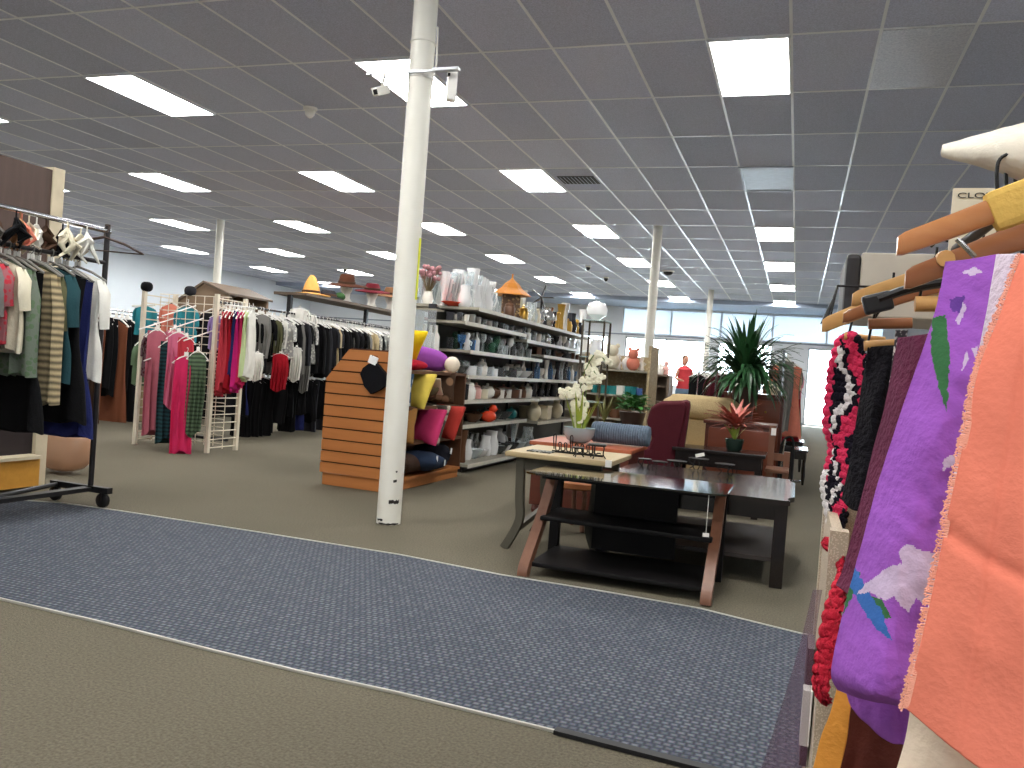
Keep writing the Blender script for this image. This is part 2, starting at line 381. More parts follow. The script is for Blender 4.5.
ceil_dev(588, 268, 'small dark ceiling dome left of the middle pole', m_dark, drop=.05)
ceil_dev(606, 279, 'tiny dark ceiling dome nearest the middle pole', m_dark, drop=.05)
ceil_dev(345, 270, 'tiny dark ceiling dome far left over the hat shelf', m_dark, drop=.05)

# ------------------------------------------------------------------ floor mat
m_mat = bpy.data.materials.new('blue_woven_mat'); m_mat.use_nodes = True
nt = m_mat.node_tree; n = nt.nodes; L = nt.links; b = n['Principled BSDF']; b.inputs['Roughness'].default_value = .9; b.inputs['Specular IOR Level'].default_value = .2
tc = n.new('ShaderNodeTexCoord'); mp = n.new('ShaderNodeMapping'); mp.inputs['Rotation'].default_value = (0, 0, math.radians(0)); mp.inputs['Scale'].default_value = (1, 1, 1)
L.new(tc.outputs['Object'], mp.inputs[0]); ck = n.new('ShaderNodeTexBrick'); ck.inputs['Scale'].default_value = 1; ck.inputs['Brick Width'].default_value = .027; ck.inputs['Row Height'].default_value = .024; ck.inputs['Mortar Size'].default_value = .010; ck.inputs['Mortar Smooth'].default_value = 1; ck.offset = .33
ck.inputs['Color1'].default_value = (*s2l((106, 111, 119)), 1); ck.inputs['Color2'].default_value = (*s2l((78, 84, 94)), 1); ck.inputs['Mortar'].default_value = (*s2l((52, 58, 71)), 1); L.new(mp.outputs[0], ck.inputs['Vector'])
nz = n.new('ShaderNodeTexNoise'); nz.inputs['Scale'].default_value = 120; nz.inputs['Detail'].default_value = 4; L.new(tc.outputs['Object'], nz.inputs['Vector'])
mx = n.new('ShaderNodeMix'); mx.data_type = 'RGBA'; mx.blend_type = 'OVERLAY'; mx.inputs[0].default_value = .6; L.new(ck.outputs[0], mx.inputs[6]); L.new(nz.outputs['Color'], mx.inputs[7])
hs = n.new('ShaderNodeHueSaturation'); hs.inputs['Saturation'].default_value = .85; L.new(mx.outputs[2], hs.inputs['Color']); L.new(hs.outputs[0], b.inputs['Base Color'])
bp = n.new('ShaderNodeBump'); bp.inputs['Strength'].default_value = .5; bp.inputs['Distance'].default_value = .004; L.new(ck.outputs['Fac'], bp.inputs['Height']); L.new(bp.outputs[0], b.inputs['Normal'])
def quad(mb, pts, z0, z1):
    v0 = [mb.bm.verts.new((x, y, z0)) for x, y in pts]; v1 = [mb.bm.verts.new((x, y, z1)) for x, y in pts]
    mb.bm.faces.new(v0[::-1]); mb.bm.faces.new(v1)
    for i in range(len(pts)): mb.bm.faces.new((v0[i], v0[(i+1) % len(pts)], v1[(i+1) % len(pts)], v1[i]))
top = [(0, 500), (60, 504), (120, 512), (256, 533), (400, 556), (500, 576), (610, 594), (700, 610), (800, 635)]; bot = [(0, 600), (107, 625), (213, 652), (299, 673), (400, 695), (555, 733), (700, 770)]
tp = [PZ(*p, 0) for p in top]; bt = [PZ(*p, 0) for p in bot]
tp = [(p.x, p.y) for p in tp]; bt = [(p.x, p.y) for p in bt]
tp = [(-7.5, tp[0][1]-.1)]+tp+[(1.2, 3.62)]; bt = [(-7.5, 2.95)]+bt+[(1.2, 2.1)]
mb = MB()
def along(P, u):
    k = u*(len(P)-1); i = min(int(k), len(P)-2); return Vector(P[i]).lerp(Vector(P[i+1]), k-i)
def gridmat(u, v):
    p = along(tp, u).lerp(along(bt, u), v); return Vector((p.x, p.y, .006))
mb.grid(gridmat, 80, 4)
mo = mb.build('walk_off_mat', m_mat); tag(mo, 'wide blue grey patterned walk-off carpet mat across the foreground floor', 'mat')
m_alu = mat('aluminium_strip', (188, 186, 176), rough=.5, metal=.3)
def strip(path, w, z, name, lab, m):
    mb = MB()
    for (a, c) in zip(path[:-1], path[1:]):
        d = (Vector(c)-Vector(a)).normalized(); nn = Vector((-d.y, d.x))*w/2; a = Vector(a); c = Vector(c)
        quad(mb, [a-nn, c-nn, c+nn, a+nn], .001, z)
    o = mb.build(name, m); tag(o, lab, 'edge strip'); return o
strip(tp, .009, .010, 'edge_strip', 'thin pale metal edge strip along the far side of the blue mat', m_alu)
strip(bt[:7], .008, .009, 'edge_strip', 'thin pale metal edge strip along the near side of the blue mat', m_alu)
strip([bt[6], bt[7], bt[8]], .03, .013, 'rubber_edging', 'dark rubber edging at the near right end of the blue mat', m_black)

# ------------------------------------------------------------------ hangers and garments
m_hw = mat('white_plastic', (238, 236, 230), rough=.4); m_hb = mat('black_plastic', (25, 25, 27), rough=.4)
m_wood_h = mat('hanger_wood', (196, 138, 88), rough=.45, kind='wood', rgb2=(166, 104, 60), scale=20)
m_chrome = mat('chrome', (190, 192, 196), rough=.2, metal=1)
def hanger_mesh(w=.40):
    mb = MB(); r = .0035
    mb.tube([(0, 0, 0.012), (.012, 0, .018), (.022, 0, .008), (.018, 0, -.012), (0, 0, -.03), (0, 0, -.055)], r, 5)
    mb.tube([(0, 0, -.055), (-w*.25, 0, -.085), (-w/2, 0, -.135)], [.007, .008, .006], 6); mb.tube([(0, 0, -.055), (w*.25, 0, -.085), (w/2, 0, -.135)], [.007, .008, .006], 6)
    mb.tube([(-w/2, 0, -.135), (w/2, 0, -.135)], .004, 5)
    return mb.mesh('hanger', m_hw, True)
HANG = hanger_mesh()
TAGM = MB().box((0, 0, 0), (.035, .006, .04)).mesh('size_tag', m_hw)
def garment_mesh(kind, seed, w=.42, ln=.65, t=.045):
    r = random.Random(seed); mb = MB(); n = 34; ph = r.random()*6; k = r.choice((9, 13, 17)); rings = []
    top = -.075
    if kind in ('pants', 'skirt', 'scarf'):
        w2 = {'pants': .30, 'skirt': .32, 'scarf': .18}[kind]
        def ring(v): return w2*(1+(.25*v if kind == 'skirt' else .06*math.sin(v*5+ph)))/2
        slope = 0
    else:
        def ring(v): return w/2*(.92-.2*math.sin(min(1, v*1.4)*PI)*.5+(.28*v*v if kind == 'dress' else .02*v))
        slope = .32
    N = 12
    for j in range(N+1):
        v = j/N; hw = ring(v); row = []
        for i in range(n):
            a = 2*PI*i/n; ca_, sa = math.cos(a), math.sin(a)
            x = hw*math.copysign(abs(ca_)**.8, ca_); th = t/2*(.45+.75*min(1, v*3)) if slope else t/2*(.5+.5*v)
            if j == 0: th *= .4; 
            y = th*math.copysign(abs(sa)**.7, sa) + ((.020 if kind == 'scarf' else .013)*math.sin(k*x/w*(5 if kind == 'scarf' else 2.5)+ph+v*1.2)+.007*math.sin(31*x+ph*2+v*3))*min(1, v*2.5)
            x += .006*math.sin(v*6+ph)
            z = top-v*ln-abs(x)*slope*max(0, 1-v*2.5)
            if v > .97: z += (.03 if kind == 'scarf' else .014)*math.sin(x*38+ph)
            row.append(mb.bm.verts.new((x, y, z)))
        rings.append(row)
    for j in range(N):
        for i in range(n): mb.bm.faces.new((rings[j][i], rings[j][(i+1) % n], rings[j+1][(i+1) % n], rings[j+1][i]))
    mb.bm.faces.new(rings[0][::-1]); mb.bm.faces.new(rings[-1])
    if kind in ('top', 'jacket'):
        sl = ln*.42 if kind == 'top' else ln*.9
        for s in (-1, 1):
            x0 = s*w*.43; z0 = top-w*.45*.32-.01
            mb.tube([(x0*.9, 0, z0+.01), (x0*1.08, .004, z0-sl*.25), (x0*1.14, -.004*s, z0-sl*.6), (x0*1.12, .01, z0-sl)], [.030, .042, .040, .036], 8, flat=.5)
    return mb.mesh(kind, m_black, True, 75)
GM = {}
for kd, lns in {'top': (.5, .6, .68), 'jacket': (.62, .72), 'dress': (.9, 1.05), 'pants': (.62, .8), 'skirt': (.5,), 'scarf': (.7, .9)}.items():
    for ln in lns:
        for sd in range(3): GM.setdefault(kd, []).append((ln, garment_mesh(kd, sd*7+int(ln*100), ln=ln)))
GNAME = {'top': 'hanging_blouse', 'jacket': 'hanging_jacket', 'dress': 'hanging_dress', 'pants': 'hanging_trousers', 'skirt': 'hanging_skirt', 'scarf': 'hanging_scarf'}
GCAT = {'top': 'top', 'jacket': 'jacket', 'dress': 'dress', 'pants': 'trousers', 'skirt': 'skirt', 'scarf': 'scarf'}
COL = {'black': (18, 18, 20), 'charcoal': (45, 45, 50), 'grey': (120, 118, 114), 'white': (226, 224, 216), 'beige': (190, 172, 135), 'navy': (36, 42, 92), 'pink': (200, 104, 132), 'hot pink': (200, 44, 92),
       'coral red': (188, 58, 70), 'red': (160, 24, 38), 'teal': (52, 138, 150), 'brown': (74, 54, 42), 'olive': (92, 92, 66), 'maroon': (76, 26, 36), 'cream': (222, 214, 190), 'pale green': (198, 214, 160),
       'rust': (118, 70, 48), 'blue': (70, 98, 158), 'light pink': (226, 156, 168), 'dusty pink': (176, 98, 112), 'sage': (96, 118, 90), 'magenta': (190, 34, 110), 'salmon': (222, 134, 112), 'lilac': (160, 140, 190), 'yellow': (220, 190, 60), 'tan': (150, 110, 78), 'dark teal': (40, 72, 78)}
def gmat(c, pat=None):
    if pat == 'print': return fab('fabric_%s_print' % c.replace(' ', '_'), COL[c], rgb2=tuple(min(255, int(x*.45+70)) for x in COL[c]), kind='print', scale=28)
    if pat == 'stripe': return fab('fabric_%s_stripe' % c.replace(' ', '_'), COL[c], rgb2=tuple(int(x*.5+10) for x in COL[c]), kind='stripe', scale=9)
    return fab('fabric_%s' % c.replace(' ', '_'), COL[c])
def garment(kind, c, loc, rz, label, group, pat=None, vi=None, hc=None, tagc=True, zs=1, ws=1, yaw=0):
    ln, me = GM[kind][random.randrange(len(GM[kind])) if vi is None else vi % len(GM[kind])]
    o = inst(GNAME[kind], me, gmat(c, pat), None, loc, rz+yaw, (ws, 1, zs)); tag(o, label, GCAT[kind], group)
    h = inst('hanger', HANG, hc or m_hw, o, sc_=({'scarf': .55, 'pants': .72, 'skirt': .75}.get(kind, 1), 1, 1))
    if tagc: inst('size_tag', TAGM, None, o, (.0, 0, -.045), .3)
    return o
def rack_frame(name, label, x, y0, y1, zs, post=.0127, m=None, gondola=False, rails=True, hang=.0):
    m = m or m_chrome; t = thing(name, label, 'clothes rack', (x, (y0+y1)/2, 0)); h = (y1-y0)/2; zt = max(zs)
    for z in zs: MB().rod((hang*0, -h, z), (0, h, z), post, 8).build('rail', m, t, True)
    for s in (-1, 1):
        MB().rod((0, s*h, .03), (0, s*h, zt+.02), post*1.2, 8).build('post', m, t, True)
        MB().b2((-.28, s*h-.02, 0.002), (.28, s*h+.02, .03)).build('foot', m, t)
    return t
def row_fill(x, y0, y1, z, n, kinds, cols, where, group, wherelong, gap=0, hc=None, ws=1, zs=1, rnd=.05):
    out = []
    for i in range(n):
        y = y0+(y1-y0)*(i+.5)/n
        kd = random.choice(kinds); c = cols[i % len(cols)] if isinstance(cols, tuple) else random.choice(cols); pat = None
        if '/' in c: c, pat = c.split('/')
        pn = {'print': 'patterned ', 'stripe': 'striped ', None: ''}[pat]
        o = garment(kd, c, (x+random.uniform(-.02, .02), y, z), random.uniform(-rnd, rnd), '%s%s %s %s' % (pn, c, GCAT[kd], where), group, pat, hc=hc, ws=ws*random.uniform(.9, 1.05), zs=zs*random.uniform(.92, 1.06))
        out.append(o)
    finish_labels(out, wherelong); return out

# ---- left wheeled rack (near)
m_rk = mat('dark_rack_metal', (50, 48, 50), rough=.4, metal=.6)
RX = -3.98; ry0, ry1 = 2.55, 3.92
rk = thing('rolling_garment_rack', 'wheeled chrome and black garment rack at the left edge of the picture', 'clothes rack', (RX, (ry0+ry1)/2, 0))
hh = (ry1-ry0)/2
MB().rod((0, -hh, 1.66), (0, hh+.02, 1.66), .015, 10).build('top_rail', m_chrome, rk, True)
MB().rod((0.0, -hh, 1.47), (0.0, hh, 1.47), .013, 10).build('lower_rail', m_rk, rk, True)
for s in (-1, 1):
    MB().rod((0, s*hh, .12), (0, s*hh, 1.7), .016, 10).build('post', m_rk, rk, True)
    b_ = MB().b2((-.3, s*hh-.02, .09), (.15, s*hh+.02, .125)); b_.build('foot_bar', m_black, rk)
    for q in (-.27, .10):
        cs = MB().lathe([(.04, -.014), (.045, -.01), (.045, .01), (.04, .014)], (q, s*hh+.0, .047), 14, 'Y').build('caster_wheel', m_hb, rk, True)
        MB().b2((q-.006, s*hh-.022, .045), (q+.006, s*hh-.016, .095)).build('fork', m_rk, cs)
MB().b2((-.03, -hh, .095), (.03, hh, .12)).build('base_rail', m_black, rk)
MB().rod((.12, -hh, .107), (-.25, hh, .107), .014, 8).build('diagonal_brace', m_black, rk)
def lhang(y, kd, c, ln_i, pat=None, z=1.47, zs=1, ws=1, yaw=0, lab=None):
    pn = {'print': 'patterned ', 'stripe': 'striped ', None: ''}[pat]
    return garment(kd, c, (RX+random.uniform(-.02, .02), y, z), yaw, lab or '%s%s %s on the wheeled rack at far left' % (pn, c, GCAT[kd]), 'clothes on the wheeled rack', pat, vi=ln_i, zs=zs, ws=ws, hc=m_hgrey)
m_hgrey = mat('smoky_hanger_plastic', (120, 118, 112), rough=.4)
L1 = [('top', 'charcoal', 7, None), ('jacket', 'olive', 4, 'print'), ('dress', 'maroon', 2, None), ('top', 'blue', 5, 'print'), ('jacket', 'sage', 3, 'print'), ('top', 'olive', 7, 'print'), ('jacket', 'olive', 4, None), ('top', 'grey', 7, 'print'), ('top', 'coral red', 1, 'print'),
      ('top', 'cream', 2, None), ('jacket', 'sage', 2, 'print'), ('dress', 'black', 1, None), ('jacket', 'beige', 4, 'stripe'), ('top', 'olive', 8, None), ('top', 'dark teal', 7, None), ('dress', 'black', 0, None), ('dress', 'navy', 1, None), ('top', 'white', 7, None)]
o_ = []
for i, (kd, c, vi, pat) in enumerate(L1):
    o_.append(lhang(2.62+i*(3.72-2.62)/(len(L1)-1), kd, c, vi, pat, zs=random.uniform(.9, 1.05), yaw=random.uniform(-.1, .1)))
finish_labels(o_, 'from the camera side')
# accessories on the top rail: shoes / dark pieces on hangers
def slipper(name, loc, rz, c, lab):
    mb = MB(); mb.tube([(0, 0, .0), (0, 0, -.05)], .004, 5); rr = random.Random(loc[1])
    for k in range(5): mb.tube([Vector((0, 0, -.04)), Vector((rr.uniform(-.04, .04), rr.uniform(-.02, .02), -.08)), Vector((rr.uniform(-.07, .07), rr.uniform(-.03, .03), -.13)), Vector((rr.uniform(-.08, .08), rr.uniform(-.03, .03), -.17-.04*rr.random()))], [.012, .026, .022, .008], 7, flat=.6)
    o = mb.build(name, fab('acc_'+c.replace(' ', '_'), COL[c]), smooth=True, loc=loc); o.rotation_euler = (0, 0, rz); tag(o, lab, 'accessory', 'small things hung on the top rail at left'); return o
acc = [(2.72, 'cream'), (2.82, 'grey'), (2.92, 'white'), (3.02, 'black'), (3.10, 'grey'), (3.16, 'white'), (3.21, 'brown'), (3.26, 'black'), (3.31, 'tan'), (3.36, 'salmon'), (3.41, 'cream'), (3.46, 'white'), (3.51, 'brown'), (3.56, 'cream'), (3.61, 'black'), (3.66, 'beige'), (3.71, 'white'), (3.76, 'cream')]
q = []
for y, c in acc: q.append(slipper('hanging_accessory', (RX+random.uniform(-.05, .08), y, 1.65), random.random()*6, c, 'crumpled %s accessory on the top rail at far left' % c))
finish_labels(q, 'from the camera side')
hb = inst('empty_hanger', HANG, mat('dark_wood_hanger', (60, 42, 34), rough=.4), None, (RX+.10, 3.80, 1.66), .5, (1.1, 2.2, 1.0)); tag(hb, 'empty dark wooden hanger poking out at the end of the wheeled rack', 'hanger')
# brown display partition behind it
m_bw = mat('dark_wood_laminate', (88, 70, 62), rough=.6, kind='woodz', rgb2=(64, 50, 46), scale=8)
m_bg = mat('beige_post', (196, 184, 158), rough=.6)
m_yel = mat('yellow_wood', (205, 150, 62), rough=.5, kind='wood', rgb2=(180, 126, 48))
pu = thing('display_partition', 'tall dark wood laminate partition with beige end post at far left', 'partition', (-4.78, 3.08, 0))
MB().b2((-.04, -1.6, 1.25), (.04, 1.10, 2.10)).build('upper_panel', m_bw, pu)
MB().b2((-.04, -1.6, .22), (.02, 1.10, 1.25)).build('lower_panel', mat('black_panel', (40, 32, 34), rough=.6), pu)
MB().b2((-.05, 1.10, 0), (.05, 1.19, 2.12)).build('end_post', m_bg, pu)
MB().b2((-.05, -1.6, 0.02), (.12, 1.08, .2)).build('base_shelf', m_yel, pu)
MB().b2((-.05, -1.6, .2), (.14, 1.08, .22)).build('shelf_edge', m_bg, pu)
bg = MB().ball((0, 0, .17), .2, 1, .7, .85, 16, p=.7).build('storage_bag', glass('clear_brown_plastic', (190, 150, 120), .55, .3), None, True, PY(62, 478, 4.75)+Vector((0, 0, -.1))); tag(bg, 'clear plastic bag of brown cloth on the floor behind the wheeled rack', 'bag')
bg.location.z = .02; bg.scale = (1.1, 1, 1.0)

# ---- grid wall fixture
m_gw = mat('cream_grid_metal', (226, 216, 196), rough=.4)
gx0, gx1, gy0, gy1 = -6.17, -5.30, 6.59, 7.02
gf = thing('gridwall_fixture', 'cream wire gridwall display stand hung with colourful clothes', 'display stand', ((gx0+gx1)/2, (gy0+gy1)/2, 0))
def lx(x): return x-(gx0+gx1)/2
def ly(y): return y-(gy0+gy1)/2
for x in (gx0, gx1):
    for y in (gy0, gy1): MB().b2((lx(x)-.018, ly(y)-.018, 0.002), (lx(x)+.018, ly(y)+.018, 1.53)).build('upright', m_gw, gf)
    g = MB()
    for i in range(19): g.rod((lx(x), ly(gy0), .05+i*.08), (lx(x), ly(gy1), .05+i*.08), .006, 5)
    g.rod((lx(x)+.006, ly(gy0)+.215, .03), (lx(x)+.006, ly(gy0)+.215, 1.5), .0045, 5)
    g.build('side_grid', m_gw, gf)
g = MB(); ym = 6.8
for i in range(19): g.rod((lx(gx0), ly(ym), .08+i*.08), (lx(gx1), ly(ym), .08+i*.08), .0045, 5)
for i in range(1, 8): g.rod((lx(gx0)+i*.109, ly(ym)+.006, .05), (lx(gx0)+i*.109, ly(ym)+.006, 1.52), .0045, 5)
g.build('centre_grid', m_gw, gf)
arms = []
for (x, z) in ((-5.98, 1.28), (-5.72, 1.42), (-5.62, 1.30), (-5.45, 1.20), (-5.9, .98), (-5.55, .95)):
    MB().rod((lx(x), ly(ym), z), (lx(x)-.03, ly(ym)-.42, z-.14), .0065, 8).build('waterfall_arm', m_hw, gf)
for z in (1.44,): MB().rod((lx(gx1), ly(6.72), z), (lx(gx1)+.36, ly(6.72), z-.02), .009, 8).build('waterfall_arm', m_hw, gf)
for z in (1.40,): MB().rod((lx(gx0), ly(6.75), z), (lx(gx0)-.3, ly(6.75), z-.02), .009, 8).build('waterfall_arm', m_hw, gf)
G2 = 'clothes on the gridwall stand'
def gh(kd, c, x, y, z, rz, zs, ws, lab, pat=None, vi=0): return garment(kd, c, (x, y, z), rz, lab, G2, pat, vi=vi, zs=zs, ws=ws)
# right outer side (garments facing camera, stacked along X)
for i, (c, kd, zs, ws) in enumerate((('coral red', 'scarf', 1.12, 1.3), ('coral red', 'scarf', 1.02, 1.2), ('red', 'scarf', 1.08, 1.1), ('navy', 'scarf', .9, 1.1), ('magenta', 'scarf', 1.06, 1.3), ('hot pink', 'scarf', 1.0, 1.2), ('pale green', 'scarf', .92, 1.3), ('white', 'scarf', .9, 1.2))):
    gh(kd, c, gx1+.025+i*.043, 6.70, 1.45, PI/2+.35, zs, ws, '%s garment hung outside the right gridwall post%s' % (c, ', nearest the post' if i == 0 else ', just right of the first' if i == 1 else ''), vi=0)
# teal and salmon on left outer/back
gh('top', 'teal', -5.86, 6.84, 1.47, .1, .72, .6, 'teal top behind the upper wires of the gridwall stand')
gh('top', 'salmon', -6.06, 6.84, 1.49, .2, .75, .5, 'salmon top behind the left post of the gridwall stand')
gh('top', 'teal', -6.30, 6.75, 1.44, .2, .6, .55, 'teal sleeve top sticking out left of the gridwall stand')
gh('top', 'sage', -6.28, 6.74, 1.1, PI/2-.2, .9, .5, 'grey green garment hung outside the left gridwall post')
gh('top', 'maroon', -5.97, 6.55, 1.20, .9, .9, .55, 'maroon and grey patterned blouse on the left gridwall arm', 'print')
gh('scarf', 'dusty pink', -5.9, 6.50, 1.22, .9, 1.1, 1.0, 'long dusty pink garment on the left gridwall arm', None, 3)
gh('scarf', 'light pink', -5.80, 6.62, 1.24, .8, 1.12, .8, 'pale pink long scarf beside the dusty pink garment', None, 3)
gh('scarf', 'beige', -5.72, 6.45, 1.06, .9, 1.0, .6, 'beige thin scarf in the middle of the gridwall stand')
gh('scarf', 'dark teal', -5.66, 6.42, 1.12, .8, 1.05, 1.0, 'blue green striped long scarf in the middle of the gridwall stand', 'stripe', 3)
gh('scarf', 'pink', -5.56, 6.40, 1.20, .7, 1.0, 1.0, 'light rose long garment on the middle gridwall arm', None, 0)
gh('scarf', 'coral red', -5.50, 6.44, 1.16, .7, .95, .8, 'faded coral scarf behind the rose garment', None, 0)
gh('scarf', 'hot pink', -5.42, 6.36, .98, .7, 1.0, 1.1, 'bright hot pink long garment hanging lowest in front of the stand', None, 3)
gh('scarf', 'sage', -5.34, 6.42, 1.04, .8, 1.1, .9, 'dark green striped scarf beside the right gridwall post', 'stripe', 0)
gh('top', 'lilac', -5.42, 6.80, 1.40, .6, .7, .5, 'muted purple top behind the upper gridwall arms')
gh('scarf', 'black', -5.6, 6.6, .75, .7, .8, 1.0, 'black garment low between the colourful scarves', None, 0)
def cap(loc, c, lab):
    mb = MB(); mb.ball((0, 0, .035), .055, 1, 1, .9, 12, p=.8)
    o = mb.build('knit_cap', fab('acc_'+c, COL[c]), None, True, loc); tag(o, lab, 'hat')
cap((gx0+.01, 6.60, 1.535), 'black', 'black cap sitting on the left post of the gridwall stand'); cap((-5.80, 6.80, 1.53), 'charcoal', 'dark cap resting on top of the gridwall centre wires')

# ---- racks at left and centre
BK = 'black'
rack_frame('clothes_rack', 'chrome clothes rack of dark trousers at left behind the wheeled rack', -8.15, 7.0, 10.4, (1.4,))
row_fill(-8.15, 7.05, 10.3, 1.4, 34, ['pants', 'pants', 'pants', 'dress'], [BK, BK, BK, 'brown', 'charcoal', 'rust', BK, 'beige'], 'on rack behind wheeled rack', 'dark clothes at left', 'from the camera side', zs=1.45)
rack_frame('clothes_rack', 'clothes rack far left against the pale wall', -10.4, 8.5, 13.2, (1.45,))
row_fill(-10.4, 8.6, 13.1, 1.45, 22, ['top', 'jacket', 'dress'], [BK, 'charcoal', BK, 'grey', 'white', 'navy'], 'on the far left rack by the wall', 'clothes on the far left rack', 'from the camera side')
BX = -6.15
rack_frame('clothes_rack', 'long two rail rack packed with black clothes behind the gridwall stand', BX, 7.62, 12.8, (1.53, .76), m=m_rk)
row_fill(BX, 7.66, 12.7, 1.53, 58, ['top', 'jacket', 'top'], [BK, BK, BK, 'charcoal', 'grey', BK, 'white/print', BK, 'charcoal', BK, 'beige'], 'upper rail of the long black rack', 'clothes on the long rack, upper rail', 'from near end', rnd=.35)
row_fill(BX+.02, 7.7, 12.6, .76, 44, ['pants', 'pants', 'skirt'], [BK, BK, BK, BK, 'charcoal', BK, 'navy'], 'lower rail of the long black rack', 'trousers on the long rack, lower rail', 'from near end', zs=.88, rnd=.4)
# pieces facing out on the side of the long rack
for (px, py, Y, kd, c, zs, ws, lab) in ((263, 310, 8.2, 'scarf', 'grey', .75, 1.1, 'grey draped scarf facing out near the start of the long rack'), (277, 316, 8.5, 'scarf', 'olive', .7, .8, 'olive grey scarf beside the grey one on the long rack'), (283, 318, 8.7, 'scarf', 'white', .5, .7, 'small white piece facing out on the long rack'),
        (258, 350, 8.0, 'scarf', 'white', .45, .7, 'white lacy scarf low on the near end of the long rack'), (281, 350, 8.4, 'scarf', 'red', .62, 1.0, 'dark red garment facing out on the side of the long rack'), (297, 344, 8.9, 'scarf', 'white', .6, .7, 'white and grey ruffled scarf right of the red garment'),
        (306, 350, 9.2, 'scarf', 'grey', .7, .7, 'thin grey scarf right of the ruffled white one'), (300, 305, 9.2, 'top', 'white', .5, .6, 'bright white top high on the long rack'), (308, 310, 9.5, 'top', 'white', .55, .6, 'bright white top right behind the first white one'), (316, 322, 9.7, 'top', 'white', .6, .55, 'third white top next to the slatwall stand')):
    p = PY(px, py, Y); garment(kd, c, (p.x, p.y, p.z), .45, lab, 'pieces facing out on the long rack', vi=0, zs=zs, ws=ws)
# hat shelf behind
m_shelfw = mat('shelf_brown', (104, 88, 74), rough=.6, kind='wood')
hx = -7.05
hs_ = thing('hat_shelf_rack', 'tall rack with brown top shelf holding hats above the black clothes', 'shelf rack', (hx, 12.6, 0))
MB().b2((-.25, -2.3, 1.87), (.3, 2.2, 1.91)).build('top_shelf', m_shelfw, hs_)
for s in (-2.25, 0, 2.15): MB().b2((-.03, s-.03, 0.002), (.03, s+.03, 1.87)).build('post', m_rk, hs_)
MB().rod((.1, -2.3, 1.62), (.1, 2.2, 1.62), .013).build('rail', m_chrome, hs_)
row_fill(hx+.1, 10.4, 14.7, 1.62, 34, ['top', 'jacket'], ['grey', 'blue', BK, 'charcoal', 'white', 'navy', BK, 'lilac'], 'on the rack under the hat shelf', 'clothes under the hat shelf', 'from near end')
m_foam = mat('white_foam', (236, 232, 224), rough=.8)
def foam_head(loc, rz, lab):
    mb = MB(); mb.lathe([(.08, 0), (.075, .02), (.05, .06), (.05, .11), (.075, .16), (.085, .2), (.08, .25), (.05, .29), (.001, .3)], n=16, sy=1.15); mb.ball((0, -.09, .19), .018, 1, 1, 1.4, 8)
    o = mb.build('foam_head', m_foam, None, True, loc); o.rotation_euler = (0, 0, rz); o.scale = (1.25,)*3; tag(o, lab, 'mannequin head', 'white foam heads on the hat shelf'); return o
def hat(loc, c, R_, hcr, lab, tilt=0, straw=False, band=None):
    straw = c == 'straw'
    t = thing('brimmed_hat', lab, 'hat', loc, 0, 'hats on the top shelf'); m = fab('hat_'+c.replace(' ', '_'), COL.get(c, (190, 140, 80)), scale=40)
    MB().lathe([(R_*.97, .0), (R_, .008), (R_*.97, .014), (.10, .03), (.095, .05)]+([(.07, hcr*.6), (.045, hcr*.85), (.02, hcr), (.001, hcr*1.01)] if straw else [(.085, hcr*.8), (.07, hcr), (.02, hcr*.96), (.001, hcr*.95)]), n=24, sy=1.1).build('crown_and_brim', m, t, True)
    MB().lathe([(.1, .03), (.101, .055), (.094, .058)], n=24, sy=1.1).build('hat_band', fab('hatband', COL[band or 'black']), t, True)
    t.rotation_euler = (tilt, tilt*.6, 0); t.scale = (1.35,)*3
COL['straw'] = (206, 152, 84); COL['tan'] = (150, 110, 78); COL['dark brown'] = (84, 50, 36); COL['wine'] = (120, 40, 50)
ZS = 1.911
def onshelf(px, y): d = PX(px, 300, hx+.08); return d
for (px, c, R_, hc, lab, head, hm) in ((311, 'straw', .21, .23, 'pointed tan straw hat at the left end of the hat shelf', 0, 'brown'), (328, 'charcoal', .17, .1, 'flat dark hat beside the pointed straw hat', 0, None), (346, 'dark brown', .24, .14, 'wide dark brown hat on a white foam head', 1, None),
         (372, 'wine', .22, .11, 'reddish brown hat on the middle foam head', 1, None), (391, 'tan', .22, .12, 'tilted brown hat on the foam head nearest the pole', 1, 'dark brown')):
    d = PX(px, 295, hx+.05); y = d.y
    if head: foam_head((hx+.05, y, ZS), .7, 'white foam head under the %s' % lab.replace('on a white foam head', '').replace('on the middle foam head', 'in the middle').replace('on the foam head nearest the pole', 'nearest the pole').strip())
    hat((hx+.05, y, ZS+(.27 if head else .0)), c, R_, hc, lab, tilt=.12 if head else 0, band=hm)
# small green item
o = MB().ball((0, 0, .07), .08, 1.2, 1, .85, 12).build('folded_green_hat', fab('acc_green', (54, 84, 48)), None, True, (hx+.1, PX(337, 295, hx+.05).y, ZS)); tag(o, 'small dark green hat tucked beside the brown one', 'hat')
# slanted wooden display
ws_ = thing('slanted_display_shelf', 'wooden display with slanted top behind the gridwall stand', 'display shelf', (PY(207, 283, 10.7).x-.06, 11.2, 0), 0)
ws_.scale = (1, 1, PY(207, 283, 10.7).z/1.86)
m_ply = mat('brown_plank', (140, 116, 92), rough=.6, kind='wood')
mt = Matrix.Translation((0, -.5, 0)) @ Matrix.Rotation(PI/2, 4, 'X')
MB().prism([(-.62, .0), (.5, 0), (.5, 1.7), (.06, 1.85), (-.62, 1.45)], .05, mt).build('end_panel', m_ply, ws_)
MB().prism([(-.62, .0), (.5, 0), (.5, 1.7), (.06, 1.85), (-.62, 1.45)], .05, Matrix.Translation((0, .5, 0)) @ Matrix.Rotation(PI/2, 4, 'X')).build('end_panel', m_ply, ws_)
for z in (.4, .8, 1.2): MB().b2((-.6, -.5, z), (.48, .48, z+.03)).build('shelf', m_ply, ws_)
